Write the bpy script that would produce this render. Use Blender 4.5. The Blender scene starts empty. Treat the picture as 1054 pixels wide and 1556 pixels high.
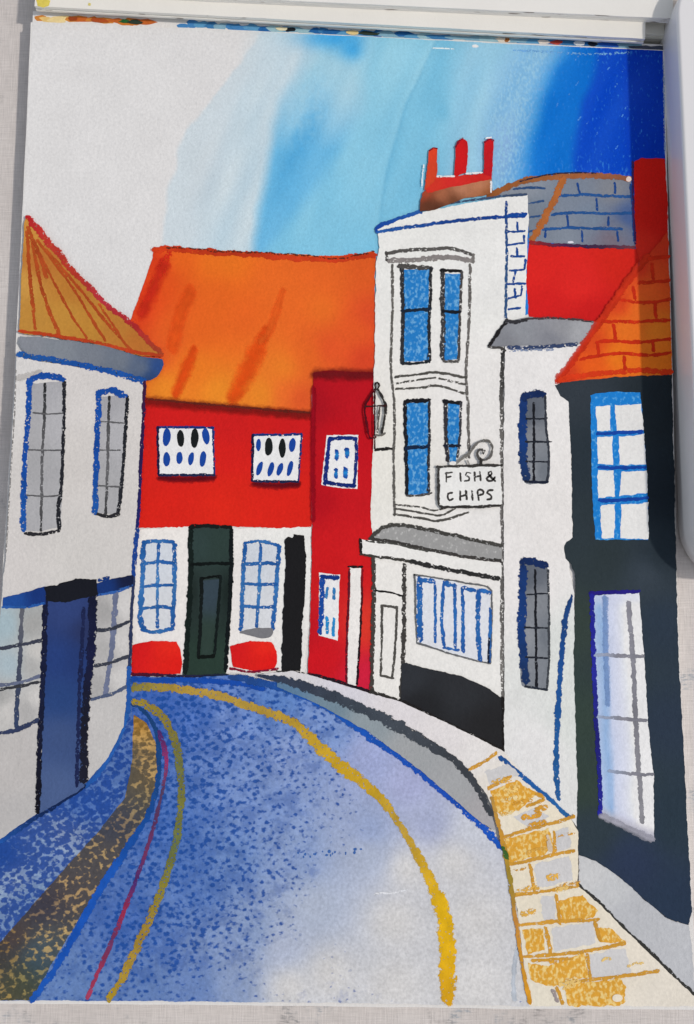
# A watercolour-and-ink street scene painted on the top page of a sketchbook that lies on a
# linen tablecloth; loose paper pads lie behind it and a white plastic case lies on its right.
import bpy, math, random
import numpy as np
from mathutils import Vector, noise
from mathutils.geometry import delaunay_2d_cdt

random.seed(7)
S = bpy.context.scene
COL = S.collection
R = math.radians

# ------------------------------------------------------------------ camera and page plane
F, CX, CY = 1347.0, 527.0, 778.0          # focal length and centre of the tracing grid
D, TILT = 0.275, R(6.3)
ZP = 0.0054                               # height of the page above the cloth
CAM = Vector((0, -D*math.sin(TILT), ZP + D*math.cos(TILT)))
FW = Vector((0, math.sin(TILT), -math.cos(TILT)))
UP = Vector((0, math.cos(TILT), math.sin(TILT)))

def on(px, py, z=ZP):
    """tracing grid -> metres on the level plane z"""
    d = FW + Vector((1, 0, 0))*((px-CX)/F) - UP*((py-CY)/F)
    k = (z-CAM.z)/d.z
    return CAM.x + d.x*k, CAM.y + d.y*k

def new_camera():
    c = bpy.data.cameras.new('camera'); o = bpy.data.objects.new('camera', c); COL.objects.link(o)
    o.location = CAM; o.rotation_euler = (TILT, 0, 0)
    c.sensor_fit = 'VERTICAL'; c.sensor_height = 24; c.lens = 12/math.tan(math.atan(CY/F))
    c.clip_start = 0.01; c.clip_end = 100
    S.camera = o
new_camera()

# ------------------------------------------------------------------ colour
KA = 1.13
def lin(c, k=KA):
    out = []
    for v in c[:3]:
        v = v/255
        v = v/12.92 if v <= .04045 else ((v+.055)/1.055)**2.4
        out.append(min(.86, v*k))
    return tuple(out)

# ------------------------------------------------------------------ materials
def nt(name):
    m = bpy.data.materials.new(name); m.use_nodes = True
    t = m.node_tree; t.nodes.clear()
    return m, t
class G:
    def __init__(s, t): s.t = t
    def n(s, ty, **kw):
        x = s.t.nodes.new(ty)
        for k, v in kw.items():
            if k.startswith('i_'):
                x.inputs[int(k[2:]) if k[2:].isdigit() else k[2:].replace('_', ' ')].default_value = v
            else: setattr(x, k, v)
        return x
    def l(s, a, b): s.t.links.new(a, b)
    def noise(s, vec, scale, detail=2, rough=.5):
        x = s.n('ShaderNodeTexNoise'); x.inputs['Scale'].default_value = scale
        x.inputs['Detail'].default_value = detail; x.inputs['Roughness'].default_value = rough
        s.l(vec, x.inputs['Vector']); return x.outputs['Fac']
    def math(s, op, a, b=None, c=None, clamp=False):
        x = s.n('ShaderNodeMath', operation=op); x.use_clamp = clamp
        for i, v in enumerate((a, b, c)):
            if v is None: continue
            if hasattr(v, 'is_linked'): s.l(v, x.inputs[i])
            else: x.inputs[i].default_value = v
        return x.outputs[0]
    def rng(s, v, a, b, c, d, smooth=True):
        x = s.n('ShaderNodeMapRange'); x.interpolation_type = 'SMOOTHSTEP' if smooth else 'LINEAR'
        for i, q in enumerate((v, a, b, c, d)):
            if hasattr(q, 'is_linked'): s.l(q, x.inputs[i])
            else: x.inputs[i].default_value = q
        return x.outputs[0]
    def attr(s, name, what='Fac'):
        return s.n('ShaderNodeAttribute', attribute_name=name).outputs[what]
    def mix(s, f, a, b, blend='MIX'):
        x = s.n('ShaderNodeMix', data_type='RGBA', blend_type=blend)
        for i, v in ((0, f), (6, a), (7, b)):
            if hasattr(v, 'is_linked'): s.l(v, x.inputs[i])
            else: x.inputs[i].default_value = v if not isinstance(v, tuple) else (*v[:3], 1)
        return x.outputs[2]
    def scale(s, col, f):
        x = s.n('ShaderNodeVectorMath', operation='SCALE'); s.l(col, x.inputs[0]); s.l(f, x.inputs['Scale'])
        return x.outputs[0]
    def map(s, vec, rot=0, sc=(1, 1, 1)):
        x = s.n('ShaderNodeMapping'); x.inputs['Rotation'].default_value = (0, 0, rot); x.inputs['Scale'].default_value = sc
        s.l(vec, x.inputs[0]); return x.outputs[0]
    def bsdf(s, col, rough=.8, spec=.2, normal=None, alpha=None):
        b = s.n('ShaderNodeBsdfPrincipled')
        if hasattr(col, 'is_linked'): s.l(col, b.inputs['Base Color'])
        else: b.inputs['Base Color'].default_value = (*col, 1)
        b.inputs['Roughness'].default_value = rough; b.inputs['Specular IOR Level'].default_value = spec
        if normal is not None: s.l(normal, b.inputs['Normal'])
        if alpha is not None: s.l(alpha, b.inputs['Alpha'])
        o = s.n('ShaderNodeOutputMaterial'); s.l(b.outputs[0], o.inputs[0]); return b
    def bump(s, h, strength, dist):
        x = s.n('ShaderNodeBump'); x.inputs['Strength'].default_value = strength; x.inputs['Distance'].default_value = dist
        s.l(h, x.inputs['Height']); return x.outputs[0]

def obj_vec(g): return g.n('ShaderNodeTexCoord').outputs['Object']
def paper_height(g, v):
    a = g.noise(v, 620, 3, .55); b = g.noise(v, 1700, 1)
    return g.math('MULTIPLY_ADD', b, .35, a)
GRAIN = (.5, .0003)

def make_pigment(name, fleck=900, rot=0., sc=(1, 1, 1), mottle=.22, granule=.22, spec=.07, rough=.75, sharp=.05, det=2, dabs=0):
    m, t = nt(name); g = G(t); v = obj_vec(g)
    c1 = g.attr('Col', 'Color'); c2 = g.attr('Col2', 'Color'); T = g.attr('T')
    w = g.map(v, rot, sc)
    n = g.noise(w, fleck, det, .5)
    if dabs:
        vo = g.n('ShaderNodeTexVoronoi'); vo.inputs['Scale'].default_value = dabs; vo.inputs['Randomness'].default_value = .8; g.l(w, vo.inputs['Vector'])
        n = g.math('MULTIPLY_ADD', vo.outputs['Distance'], -.42, g.math('MULTIPLY_ADD', n, .6, .39))
    f = g.rng(g.math('SUBTRACT', n, T), -sharp, sharp, 1, 0)
    if dabs:
        cl = g.rng(g.math('SUBTRACT', g.noise(w, 210, 3, .6), T), -.13, .1, .42, 0)
        f0 = g.math('SUBTRACT', 1., f); f = g.math('SUBTRACT', 1., g.math('MAXIMUM', g.math('MULTIPLY', f0, .92), g.math('SUBTRACT', .42, cl)))
    col = g.mix(f, c2, c1)
    mo = g.noise(v, 95, 4, .6); gr = g.noise(v, 1100, 2)
    k = g.math('MULTIPLY_ADD', g.math('SUBTRACT', mo, .5), mottle, 1.)
    k2 = g.math('MULTIPLY_ADD', g.math('SUBTRACT', gr, .5), granule, 1.)
    col = g.scale(col, g.math('MULTIPLY', k, k2))
    g.bsdf(col, rough, spec, g.bump(paper_height(g, v), *GRAIN))
    return m
def make_line():
    m, t = nt('drawn_stroke'); g = G(t); v = obj_vec(g)
    c1 = g.attr('Col', 'Color'); E = g.attr('E'); dry = g.attr('dry'); soft = g.attr('soft')
    n1 = g.noise(v, 700, 3, .6); n2 = g.noise(v, 1300, 2, .6)
    val = g.math('MULTIPLY_ADD', g.math('SUBTRACT', n1, .5), 1.7, E)
    body = g.rng(val, .66, .84, 1, 0)
    thr = g.math('MULTIPLY_ADD', dry, .27, .27)
    drop = g.rng(g.math('SUBTRACT', n2, thr), -.035, .035, 0, 1)
    hard = g.math('MULTIPLY', body, drop)
    sm = g.rng(g.math('MULTIPLY_ADD', g.math('SUBTRACT', g.noise(v, 420, 3, .6), .5), .9, E), -.1, 1., .8, 0)
    a = g.n('ShaderNodeMix'); g.l(soft, a.inputs[0]); g.l(hard, a.inputs[2]); g.l(sm, a.inputs[3])
    mo = g.noise(v, 260, 3)
    k = g.math('MULTIPLY_ADD', g.math('SUBTRACT', mo, .5), .7, 1.)
    g.bsdf(g.scale(c1, k), .8, .06, g.bump(paper_height(g, v), *GRAIN), a.outputs[0])
    return m
def make_paper(name, c, tint=.03):
    m, t = nt(name); g = G(t); v = obj_vec(g)
    mo = g.noise(v, 40, 3); k = g.math('MULTIPLY_ADD', g.math('SUBTRACT', mo, .5), tint*2, 1.)
    rgb = g.n('ShaderNodeRGB'); rgb.outputs[0].default_value = (*c, 1)
    g.bsdf(g.scale(rgb.outputs[0], k), .85, .15, g.bump(paper_height(g, v), *GRAIN)); return m
M_WASH = make_pigment('watercolour_wash')
M_CRAY = make_pigment('crayon_over_wash', 1000, R(-20), (1, .75, 1), sharp=.09)
M_ROAD = make_pigment('rough_brushed_flecks', 900, R(-32), (.88, 1.12, 1), .36, .5, sharp=.1, det=1.5, dabs=540)
M_SKY = make_pigment('sky_wash', 950, R(-38), (1.35, .6, 1), .16, .25, sharp=.13)
M_LINE = make_line()
M_PAPER = make_paper('cold_pressed_paper', (.79, .775, .755))
MATS = [M_WASH, M_CRAY, M_ROAD, M_SKY, M_LINE]
WASH, CRAY, ROAD, SKY, LINE = range(5)

def make_cloth():
    m, t = nt('linen_cloth'); g = G(t); v = obj_vec(g)
    wx = g.noise(g.map(v, R(-1), (2600, 160, 1)), 1., 2); wy = g.noise(g.map(v, R(-1), (160, 2600, 1)), 1., 2)
    weave = g.math('ADD', wx, wy)
    blot = g.noise(g.map(v, 0, (1, .8, 1)), 70, 4, .65)
    stain = g.rng(blot, .55, .7, 0, .85)
    tone = g.noise(v, 24, 3)
    base = g.mix(tone, lin((178, 171, 167)), lin((212, 207, 204)))
    blue = g.noise(v, 33, 1)
    sc = g.mix(g.rng(blue, .45, .6, 0, 1), lin((120, 118, 118)), lin((118, 136, 150)))
    gate = g.math('MULTIPLY', stain, g.rng(g.noise(g.map(v, 0, (500, 1600, 1)), 1, 2), .4, .62, .1, .95))
    col = g.mix(gate, base, sc)
    k = g.math('MULTIPLY_ADD', g.math('SUBTRACT', weave, 1.), .36, 1.)
    g.bsdf(g.scale(col, k), .95, .05, g.bump(weave, .5, .0002)); return m
def make_plastic():
    m, t = nt('glossy_white_plastic'); g = G(t); v = obj_vec(g)
    n = g.noise(v, 900, 1)
    b = g.bsdf((.8, .79, .8), .24, .5, g.bump(n, .08, .00005)); return m
def make_pad(name, c):
    m, t = nt(name); g = G(t); v = obj_vec(g)
    mo = g.noise(v, 60, 3); fl = g.noise(g.map(v, 0, (120, 900, 900)), 1, 2)
    k = g.math('MULTIPLY_ADD', g.math('SUBTRACT', mo, .5), .12, 1.)
    rgb = g.n('ShaderNodeRGB'); rgb.outputs[0].default_value = (*c, 1)
    col = g.mix(g.rng(fl, .64, .7, 0, .75), g.scale(rgb.outputs[0], k), lin((95, 75, 62)))
    # only the cut edges (faces that look sideways) carry the smudges
    nz = g.n('ShaderNodeSeparateXYZ'); g.l(g.n('ShaderNodeTexCoord').outputs['Normal'], nz.inputs[0])
    up = g.rng(nz.outputs[2], .3, .7, 0, 1)
    col = g.mix(up, col, g.scale(rgb.outputs[0], k))
    g.bsdf(col, .85, .15, g.bump(paper_height(g, v), .3, .00015)); return m

# ------------------------------------------------------------------ object helpers
def link(o, parent=None):
    COL.objects.link(o)
    if parent: o.parent = parent
    return o
def empty(name, label, cat, loc, group=None):
    o = link(bpy.data.objects.new(name, None)); o.location = loc; o.empty_display_size = .02
    o['label'] = label; o['category'] = cat
    if group: o['group'] = group
    return o
def mesh_obj(name, verts, faces, mat, parent=None, smooth=False):
    me = bpy.data.meshes.new(name); me.from_pydata(verts, [], faces); me.materials.append(mat); me.update()
    if smooth: me.polygons.foreach_set('use_smooth', [True]*len(me.polygons))
    return link(bpy.data.objects.new(name, me), parent)

SB = empty('sketchbook', 'sketchbook with a painted street of red, white and dark houses along a curving blue road',
           'sketchbook', (0, 0, 0))

# ------------------------------------------------------------------ painting helpers
def catmull(pts, closed=False, step=4.):
    P = [np.array(p[:2], float) for p in pts]; n = len(P); out = []
    W = [p[2] if len(p) > 2 else None for p in pts]
    segs = n if closed else n-1
    for i in range(segs):
        p1, p2 = P[i], P[(i+1) % n]
        p0 = P[i-1] if (closed or i > 0) else 2*p1-p2
        p3 = P[(i+2) % n] if (closed or i+2 < n) else 2*p2-p1
        k = max(1, int(np.linalg.norm(p2-p1)/step))
        for j in range(k):
            t = j/k
            q = .5*((2*p1)+(-p0+p2)*t+(2*p0-5*p1+4*p2-p3)*t*t+(-p0+3*p1-3*p2+p3)*t**3)
            w = None if W[i] is None else W[i]+(W[(i+1) % n]-W[i])*t
            out.append((q[0], q[1], w))
    if not closed: out.append((P[-1][0], P[-1][1], W[-1]))
    return out
def straight(pts, closed=False, step=3.):
    out = []; n = len(pts)
    for i in range(n if closed else n-1):
        a, b = pts[i], pts[(i+1) % n]
        k = max(1, int(math.hypot(b[0]-a[0], b[1]-a[1])/step))
        for j in range(k):
            t = j/k
            w = None if len(a) < 3 else a[2]+(b[2]-a[2])*t
            out.append((a[0]+(b[0]-a[0])*t, a[1]+(b[1]-a[1])*t, w))
    if not closed: out.append((pts[-1][0], pts[-1][1], pts[-1][2] if len(pts[-1]) > 2 else None))
    return out
def nz(x, y, s, f): return noise.noise(Vector((x*f, y*f, s)))
def inside(poly, X, Y):
    c = np.zeros(X.shape, bool); n = len(poly)
    for i in range(n):
        x1, y1 = poly[i]; x2, y2 = poly[i-1]
        if y1 == y2: continue
        c ^= ((y1 > Y) != (y2 > Y)) & (X < (x2-x1)*(Y-y1)/(y2-y1)+x1)
    return c
def field(samples, power=3.):
    """smooth mix of pigment samples (x, y, value...)"""
    A = np.array([s[:2] for s in samples], float); V = np.array([s[2] if hasattr(s[2], '__len__') else (s[2],) for s in samples], float)
    off = 220. if max(np.ptp(A[:, 0]), np.ptp(A[:, 1])) > 210 else 45.
    def f(X, Y):
        d = (X[:, None]-A[None, :, 0])**2+(Y[:, None]-A[None, :, 1])**2+off
        w = d**(-power/2); w /= w.sum(1, keepdims=True)
        return w @ V
    return f
def thr(d):
    d = np.clip(d, .001, .999); d = np.asarray(d, float)
    t = np.sqrt(-2*np.log(np.minimum(d, 1-d)))
    z = t-(2.30753+.27061*t)/(1+.99229*t+.04481*t*t)
    return np.where(d >= .985, 3., np.where(d <= .015, -3., .5+.115*np.where(d < .5, -z, z)))

ZC = [ZP+30e-6]
class Paint:
    """one painted part: fills and strokes gathered into ONE mesh lying on the page"""
    def __init__(s, name, parent=None, label=None):
        s.name = name; s.co = []; s.fa = []; s.mi = []; s.c1 = []; s.c2 = []; s.T = []; s.E = []; s.dry = []; s.soft = []
        s.o = bpy.data.objects.new(name, bpy.data.meshes.new(name)); link(s.o, parent or SB)
        if label: s.o['label'] = label
        ALL.append(s)
    def _add(s, pts, faces, mat, c1, c2, T, E, dry, soft):
        ZC[0] += 2e-6; b = len(s.co)
        s.co += [(*on(p[0], p[1], ZC[0]), ZC[0]) for p in pts]
        for f in faces:
            f = [b+i for i in f]; a, e, c = (s.co[i] for i in f[:3])
            if (e[0]-a[0])*(c[1]-a[1])-(e[1]-a[1])*(c[0]-a[0]) < 0: f = f[::-1]
            s.fa.append(f)
        s.mi += [mat]*len(faces)
        s.c1 += c1; s.c2 += c2; s.T += T; s.E += E; s.dry += dry; s.soft += soft
    def fill(s, pts, col, col2=None, dens=1., mat=WASH, sp=6., wob=1.2, curve=False, rim=.94):
        sd = random.random()*50
        out = catmull(pts, True, 3.) if curve else straight(pts, True, 3.)
        q = []
        for x, y, _ in out:
            q.append((x+nz(x, y, sd, .07)*wob+nz(x, y, sd+9, .28)*wob*.8, y+nz(x, y, sd+3, .07)*wob+nz(x, y, sd+6, .28)*wob*.8))
        xs = [p[0] for p in q]; ys = [p[1] for p in q]
        gx, gy = np.meshgrid(np.arange(min(xs)+sp/2, max(xs), sp), np.arange(min(ys)+sp/2, max(ys), sp))
        gx = gx.ravel()+(np.random.RandomState(1).rand(gx.size)-.5)*sp*.4; gy = gy.ravel()+(np.random.RandomState(2).rand(gy.size)-.5)*sp*.4
        k = inside(q, gx, gy)
        n0 = len(q)
        vin = [Vector(p) for p in q]+[Vector((a, b)) for a, b in zip(gx[k], gy[k])]
        vo, eo, fo, ov, oe, of = delaunay_2d_cdt(vin, [(i, (i+1) % n0) for i in range(n0)], [list(range(n0))], 1, 1e-5)
        X = np.array([v.x for v in vo]); Y = np.array([v.y for v in vo]); N = len(X)
        def ev(c, conv):
            if callable(c): a = np.asarray(c(X, Y)); 
            elif isinstance(c, list): a = field(c)(X, Y)
            else: a = np.tile(np.atleast_1d(np.array(c, float)), (N, 1))
            return a
        C = ev(col, 1); C2 = ev(col2 if col2 is not None else (230, 228, 224), 1); dd = ev(dens, 0).reshape(N, -1)[:, 0]
        edge = np.array([any(i < n0 for i in o) for o in ov]) if rim != 1 else np.zeros(N, bool)
        Cl = [tuple(rim*v if e else v for v in lin(c)) for c, e in zip(C, edge)]
        faces = [list(f) for f in fo]
        # keep every face looking up
        fixed = []
        for f in faces:
            a, b, c = (vo[i] for i in f[:3])
            if (b.x-a.x)*(c.y-a.y)-(b.y-a.y)*(c.x-a.x) > 0: f = f[::-1]
            fixed.append(f)
        s._add([(v.x, v.y) for v in vo], fixed, mat, Cl, [lin(c) for c in C2], list(thr(dd)), [0.]*N, [0.]*N, [0.]*N)
        return s
    def line(s, pts, w, col, dry=.25, soft=0., curve=True, wob=.8):
        """col: one colour or a list of colours along the stroke"""
        sd = random.random()*50
        if len(pts[0]) < 3: pts = [(p[0], p[1], 1.) for p in pts]
        L = catmull(pts, False, 2.5 if w < 16 else w*.25) if curve and len(pts) > 2 else straight(pts, False, 2.5)
        if len(L) < 3: L = straight(pts, False, .8)
        n = len(L); P = np.array([(p[0], p[1]) for p in L]); W = np.array([p[2] for p in L])*w*.5
        P = P+np.array([(0, 0) if soft > .3 else (nz(x, y, sd, .06)*wob+nz(x, y, sd, .2)*wob*.5, nz(x, y, sd+5, .06)*wob+nz(x, y, sd+5, .2)*wob*.5) for x, y in P])
        W = W*np.array([1.12+(.3*min(1., 9/w) if not soft else .12)*nz(x, y, sd+11, .07*min(1., 9/w)) for x, y in P])
        Tn = np.gradient(P, axis=0); Tn /= np.linalg.norm(Tn, axis=1, keepdims=True)+1e-9
        Nn = np.stack([-Tn[:, 1], Tn[:, 0]], 1)
        # rounded caps
        rows = [(P[0]-Tn[0]*W[0]*.8, Nn[0], W[0]*.55, 1.)]+[(P[i], Nn[i], W[i], 0.) for i in range(n)]+[(P[-1]+Tn[-1]*W[-1]*.8, Nn[-1], W[-1]*.55, 1.)]
        pts2 = []; E = []; C = []
        cols = col if isinstance(col, list) else [col]
        for i, (p, nn, ww, e) in enumerate(rows):
            t = min(.9999, max(0, (i-1)/max(1, n-1)))*(len(cols)-1); j = int(t); f = t-j
            c = cols[j] if len(cols) == 1 else tuple(cols[j][k]+(cols[min(j+1, len(cols)-1)][k]-cols[j][k])*f for k in range(3))
            for sgn in (-1, 0, 1):
                pts2.append(tuple(p+nn*ww*sgn)); E.append(1. if sgn else e); C.append(lin(c))
        faces = []
        for i in range(len(rows)-1):
            a = 3*i
            faces += [[a, a+3, a+4, a+1], [a+1, a+4, a+5, a+2]]
        faces = [f[::-1] for f in faces]
        N = len(pts2)
        s._add(pts2, faces, LINE, C, C, [3.]*N, E, [dry]*N, [soft]*N)
        return s
    def lines(s, many, w, col, dry=.25, **k):
        for p in many: s.line(p, w, col, dry, **k)
        return s
    def drop(s, x, y, a, b, col, tilt=.0):
        n = 14; pts = []
        for i in range(n):
            t = 2*math.pi*i/n; ex, ey = a*math.cos(t), b*math.sin(t)
            pts.append((x+ex-ey*tilt, y+ey))
        return s.fill(pts, col, sp=3, wob=.8, rim=1)
    def build(s):
        me = s.o.data; me.from_pydata(s.co, [], s.fa)
        used = sorted(set(s.mi))
        for u in used: me.materials.append(MATS[u])
        me.polygons.foreach_set('material_index', [used.index(i) for i in s.mi])
        for nm, dat in (('Col', s.c1), ('Col2', s.c2)):
            a = me.attributes.new(nm, 'FLOAT_COLOR', 'POINT')
            a.data.foreach_set('color', np.array([(*c, 1.) for c in dat], 'f').ravel())
        for nm, dat in (('T', s.T), ('E', s.E), ('dry', s.dry), ('soft', s.soft)):
            a = me.attributes.new(nm, 'FLOAT', 'POINT'); a.data.foreach_set('value', np.array(dat, 'f'))
        me.update()
ALL = []

# pigments as the eye sees them in even light
WHITE = (224, 220, 216); BLUE = (24, 76, 158); NAVY = (18, 38, 92); INK = (38, 37, 38); GREYINK = (84, 82, 80); RED = (206, 32, 28)


# ================================================================== THE PAGE AND ITS BLOCK
def sheet(name, corners_top, corners_bot, z0, z1, mat, parent, n=60, wob=.5):
    """a sheet with gently uneven edges: (top-left, top-right, bottom-right, bottom-left) lists of points"""
    pts = straight(corners_top, True, 14)
    q = [(x+nz(x, y, z1*999, .02)*wob, y+nz(x, y, z1*777+4, .02)*wob) for x, y, _ in pts]
    N = len(q); v = [(*on(x, y, z1), z1) for x, y in q]+[(*on(x, y, z1)[:2], z0) for x, y in q]
    f = [list(range(N))[::-1], [N+i for i in range(N)]]+[[i, (i+1) % N, N+(i+1) % N, N+i] for i in range(N)]
    o = mesh_obj(name, v, f, mat, parent)
    import bmesh
    bm = bmesh.new(); bm.from_mesh(o.data); bmesh.ops.recalc_face_normals(bm, faces=bm.faces); bm.to_mesh(o.data); bm.free()
    return o
PAGE = [(47, 34), (300, 43), (560, 55), (800, 66), (1010, 76), (1013, 240), (1018, 420), (1023, 620), (1027, 850), (1032, 1000), (1040, 1180), (1049, 1330), (1056, 1450), (1060, 1534),
        (800, 1533), (500, 1529), (200, 1526), (-34, 1525), (-27, 1400), (-17, 1200), (-4, 1000), (5, 850), (14, 700), (23, 550), (29, 420), (35, 300), (42, 140)]
BLOCK = [(50, 17), (300, 27), (560, 41), (800, 55), (1006, 68)]+[(x-4, y-3) for x, y in PAGE[5:14]]+[(x+4, y-3) for x, y in PAGE[14:]]
blk = sheet('page_block', BLOCK, None, .0004, ZP-.0003, M_PAPER, SB)
page = sheet('page', PAGE, None, ZP-.0003, ZP, M_PAPER, SB, wob=.9)

# paint that ran over onto the margins of the sheets below
st = Paint('stained_margin', blk)
st._z = True
rs = random.Random(3)
def stain_col(x):
    if x < 225: return rs.choice([(205, 120, 50), (222, 190, 120), (190, 100, 45), (228, 205, 150), (200, 130, 60)])
    if x < 270: return (215, 205, 190)
    if x < 960: return rs.choice([(60, 120, 170), (90, 150, 190), (40, 100, 160), (130, 170, 190), (70, 130, 185), (150, 185, 195)])
    return (70, 75, 90)
def stain_z(px, py, w, h, c):
    n = 9; pts = []
    for i in range(n):
        t = 2*math.pi*i/n; k = 1+rs.uniform(-.25, .25)
        pts.append((px+w*math.cos(t)*k, py+h*math.sin(t)*k+w*math.cos(t)*.046))
    st.fill(pts, c, sp=5, wob=.4, rim=1)
zs = ZC[0]; ZC[0] = ZP-.0003+8e-6
x = 62
while x < 1000:
    w = rs.uniform(7, 22); y = 25+(x-50)*.049
    if not (225 < x < 272): stain_z(x, y+rs.uniform(-1, 4), w, rs.uniform(3.5, 6), stain_col(x))
    x += w*rs.uniform(.6, 1.2)
for x, c, w in ((190, (40, 95, 50), 9), (205, (45, 60, 50), 12), (110, (150, 70, 35), 8), (150, (170, 80, 40), 16), (440, (30, 35, 40), 8), (428, (225, 215, 180), 9), (560, (50, 60, 50), 14),
                (535, (225, 200, 140), 10), (765, (215, 205, 190), 12), (845, (178, 70, 60), 11), (825, (235, 215, 205), 9), (880, (215, 220, 225), 9), (900, (30, 35, 50), 8), (925, (40, 90, 180), 16), (770, (150, 95, 50), 4)):
    stain_z(x, 25.5+(x-50)*.049, w, 3.4, c)
ZC[0] = zs

# ================================================================== SKY
sky = Paint('painted_sky', label='blue watercolour sky, white at one side and deepening to royal blue at the other')
def bx(pts):
    ys = [p[1] for p in pts]; xs = [p[0] for p in pts]
    return lambda Y: np.interp(Y, ys, xs)
B0 = bx([(398, 45), (372, 95), (340, 130), (305, 168), (280, 198), (270, 225), (262, 270), (255, 330), (249, 385)])
B1 = bx([(440, 45), (432, 110), (402, 170), (385, 250), (360, 330), (345, 385)])
B2 = bx([(482, 45), (455, 85), (425, 135), (412, 200), (400, 260), (390, 310), (378, 385)])       # pale / strong streak
B3 = bx([(560, 45), (538, 110), (532, 170), (505, 220), (480, 270), (440, 330), (395, 385)])
B4 = bx([(664, 60), (641, 110), (616, 160), (602, 210), (588, 260), (578, 320), (574, 385)])      # tide mark
B5 = bx([(690, 60), (675, 120), (668, 180), (660, 215), (655, 300)])
B6 = bx([(790, 60), (760, 110), (742, 170), (738, 230), (742, 300)])
B7 = bx([(858, 70), (838, 105), (822, 150), (812, 190), (800, 240), (790, 300)])
B8 = bx([(912, 70), (904, 110), (884, 160), (875, 210), (870, 280)])
def sm(x, b, w): 
    t = np.clip((x-b)/w+.5, 0, 1); return t*t*(3-2*t)
def sky_col(X, Y):
    wv = np.array([noise.noise(Vector((x*.012, y*.007, 3.)))*14+noise.noise(Vector((x*.05, y*.03, 8.)))*6 for x, y in zip(X, Y)])
    st_ = np.array([noise.noise(Vector(((x+y*.45)*.035, (y-x*.45)*.008, 5.))) for x, y in zip(X, Y)])
    x = X+wv*.6
    C = np.tile(np.array([214., 213., 212.]), (len(X), 1))
    def over(c, a): 
        nonlocal C
        C = C*(1-a[:, None])+np.array(c, float)*a[:, None]
    over((197, 209, 215), sm(x+wv*.3, B0(Y)-2, 7)*.95)
    over((189, 208, 217), sm(x, B1(Y)-45, 70)*.9)
    over((194, 210, 217), sm(x, B1(Y)+5, 26)*.8)
    mid = np.clip((Y-120)/110, 0, 1)
    over((104, 178, 218), sm(x, B2(Y)+4, 26)*(.15+.85*mid))
    over((158, 202, 219), sm(x, B2(Y)+20, 40)*(1-mid)*.9)
    gr_ = np.array([noise.noise(Vector((a*.09, b*.06, 2.)))*.5+noise.noise(Vector((a*.22, b*.16, 7.)))*.4 for a, b in zip(X, Y)])
    over((84, 166, 214), (1+gr_)*np.exp(-((x+gr_*8-(B2(Y)*.45+B3(Y)*.55))/26)**2)*np.clip((Y-90)/120, 0, 1)*np.clip((330-Y)/110, .12, 1)*.66)
    over((62, 162, 222), np.exp(-((x-506)/48)**2-((Y-58)/17)**2)*.95)
    over((70, 166, 222), np.exp(-((x-532)/20)**2-((Y-75)/17)**2)*.9)
    over((138, 197, 220), sm(x, B3(Y)+12, 46)*.92)
    over((122, 190, 219), sm(x, B3(Y)+12, 46)*np.clip((Y-240)/140, 0, 1)*.8)
    tide = sm(X+wv*.12, B4(Y), 4)
    over((116, 184, 214), tide*.8)
    over((90, 160, 195), np.exp(-((X+wv*.12-B4(Y))/2.5)**2)*.4)
    over((150, 198, 221), sm(x, B5(Y)+14, 46)*np.clip((330-Y)/60, 0, 1)*.9)
    over((100, 172, 205), np.exp(-((x-672)/10)**2-((Y-172)/14)**2)*.55)
    over((128, 180, 217), sm(x, B6(Y), 46)*.9)
    over((140, 172, 214), np.exp(-((x-775)/34)**2-((Y-235)/45)**2)*.7)
    over((60, 146, 214), sm(x, B7(Y)-16, 44)*.8)
    over((20, 116, 204), sm(x, B7(Y)+6, 26))
    over((10, 108, 200), sm(x, B7(Y)+26, 30))
    over((8, 72, 192), sm(x, B8(Y), 20))
    over((6, 58, 182), sm(x, 955, 30)*.9)
    C = C+st_[:, None]*np.array([14, 9, 5])*sm(x, B0(Y)+40, 60)[:, None]
    return np.clip(C, 0, 255)
def sky_dens(X, Y):
    a = np.full(len(X), 1.)
    r = sm(X, B6(Y)-6, 40)
    a = a-r*.36+sm(X, B7(Y)-4, 40)*.335
    near = np.clip((Y-70)/26, 0, 1); near2 = np.clip((272-Y)/40, 0, 1)
    a = a-(1-near*near2)*.1*sm(X, B7(Y), 20)
    return a
def sky_col2(X, Y):
    C = np.tile(np.array([144., 192., 220.]), (len(X), 1))
    k = sm(X, B7(Y)-4, 50)[:, None]; return C*(1-k)+np.array([52., 128., 212.])*k
sky.fill([(49, 33), (300, 44), (560, 56), (800, 68), (1007, 77), (1012, 300), (1010, 420), (220, 640), (28, 560), (30, 420), (36, 300), (43, 140)], sky_col, sky_col2, sky_dens, mat=SKY, sp=3.6, wob=.6, rim=1)
for i in range(15):      # loose bare-paper flecks in the strong blue
    px, py = random.uniform(835, 950), random.uniform(82, 262)
    if px < B7(np.array([py]))[0]+10: continue
    l = random.uniform(3, 9); sky.line([(px, py), (px+l*.6, py-l*.8)], random.uniform(1.6, 3), (78, 140, 216), .85)
sky.line([(780, 76), (830, 79), (900, 82), (955, 80)], 4, (110, 165, 215), .9).line([(826, 271), (870, 264), (905, 264), (950, 268)], 3, (185, 205, 225), .7)
sky.line([(1008, 90), (1009, 160), (1010, 230)], 3, (140, 165, 200), .75)
sky.drop(722, 70, 5, 2.5, (235, 238, 240)).line([(655, 73), (690, 74)], 2, (215, 232, 240), .5)

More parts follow.
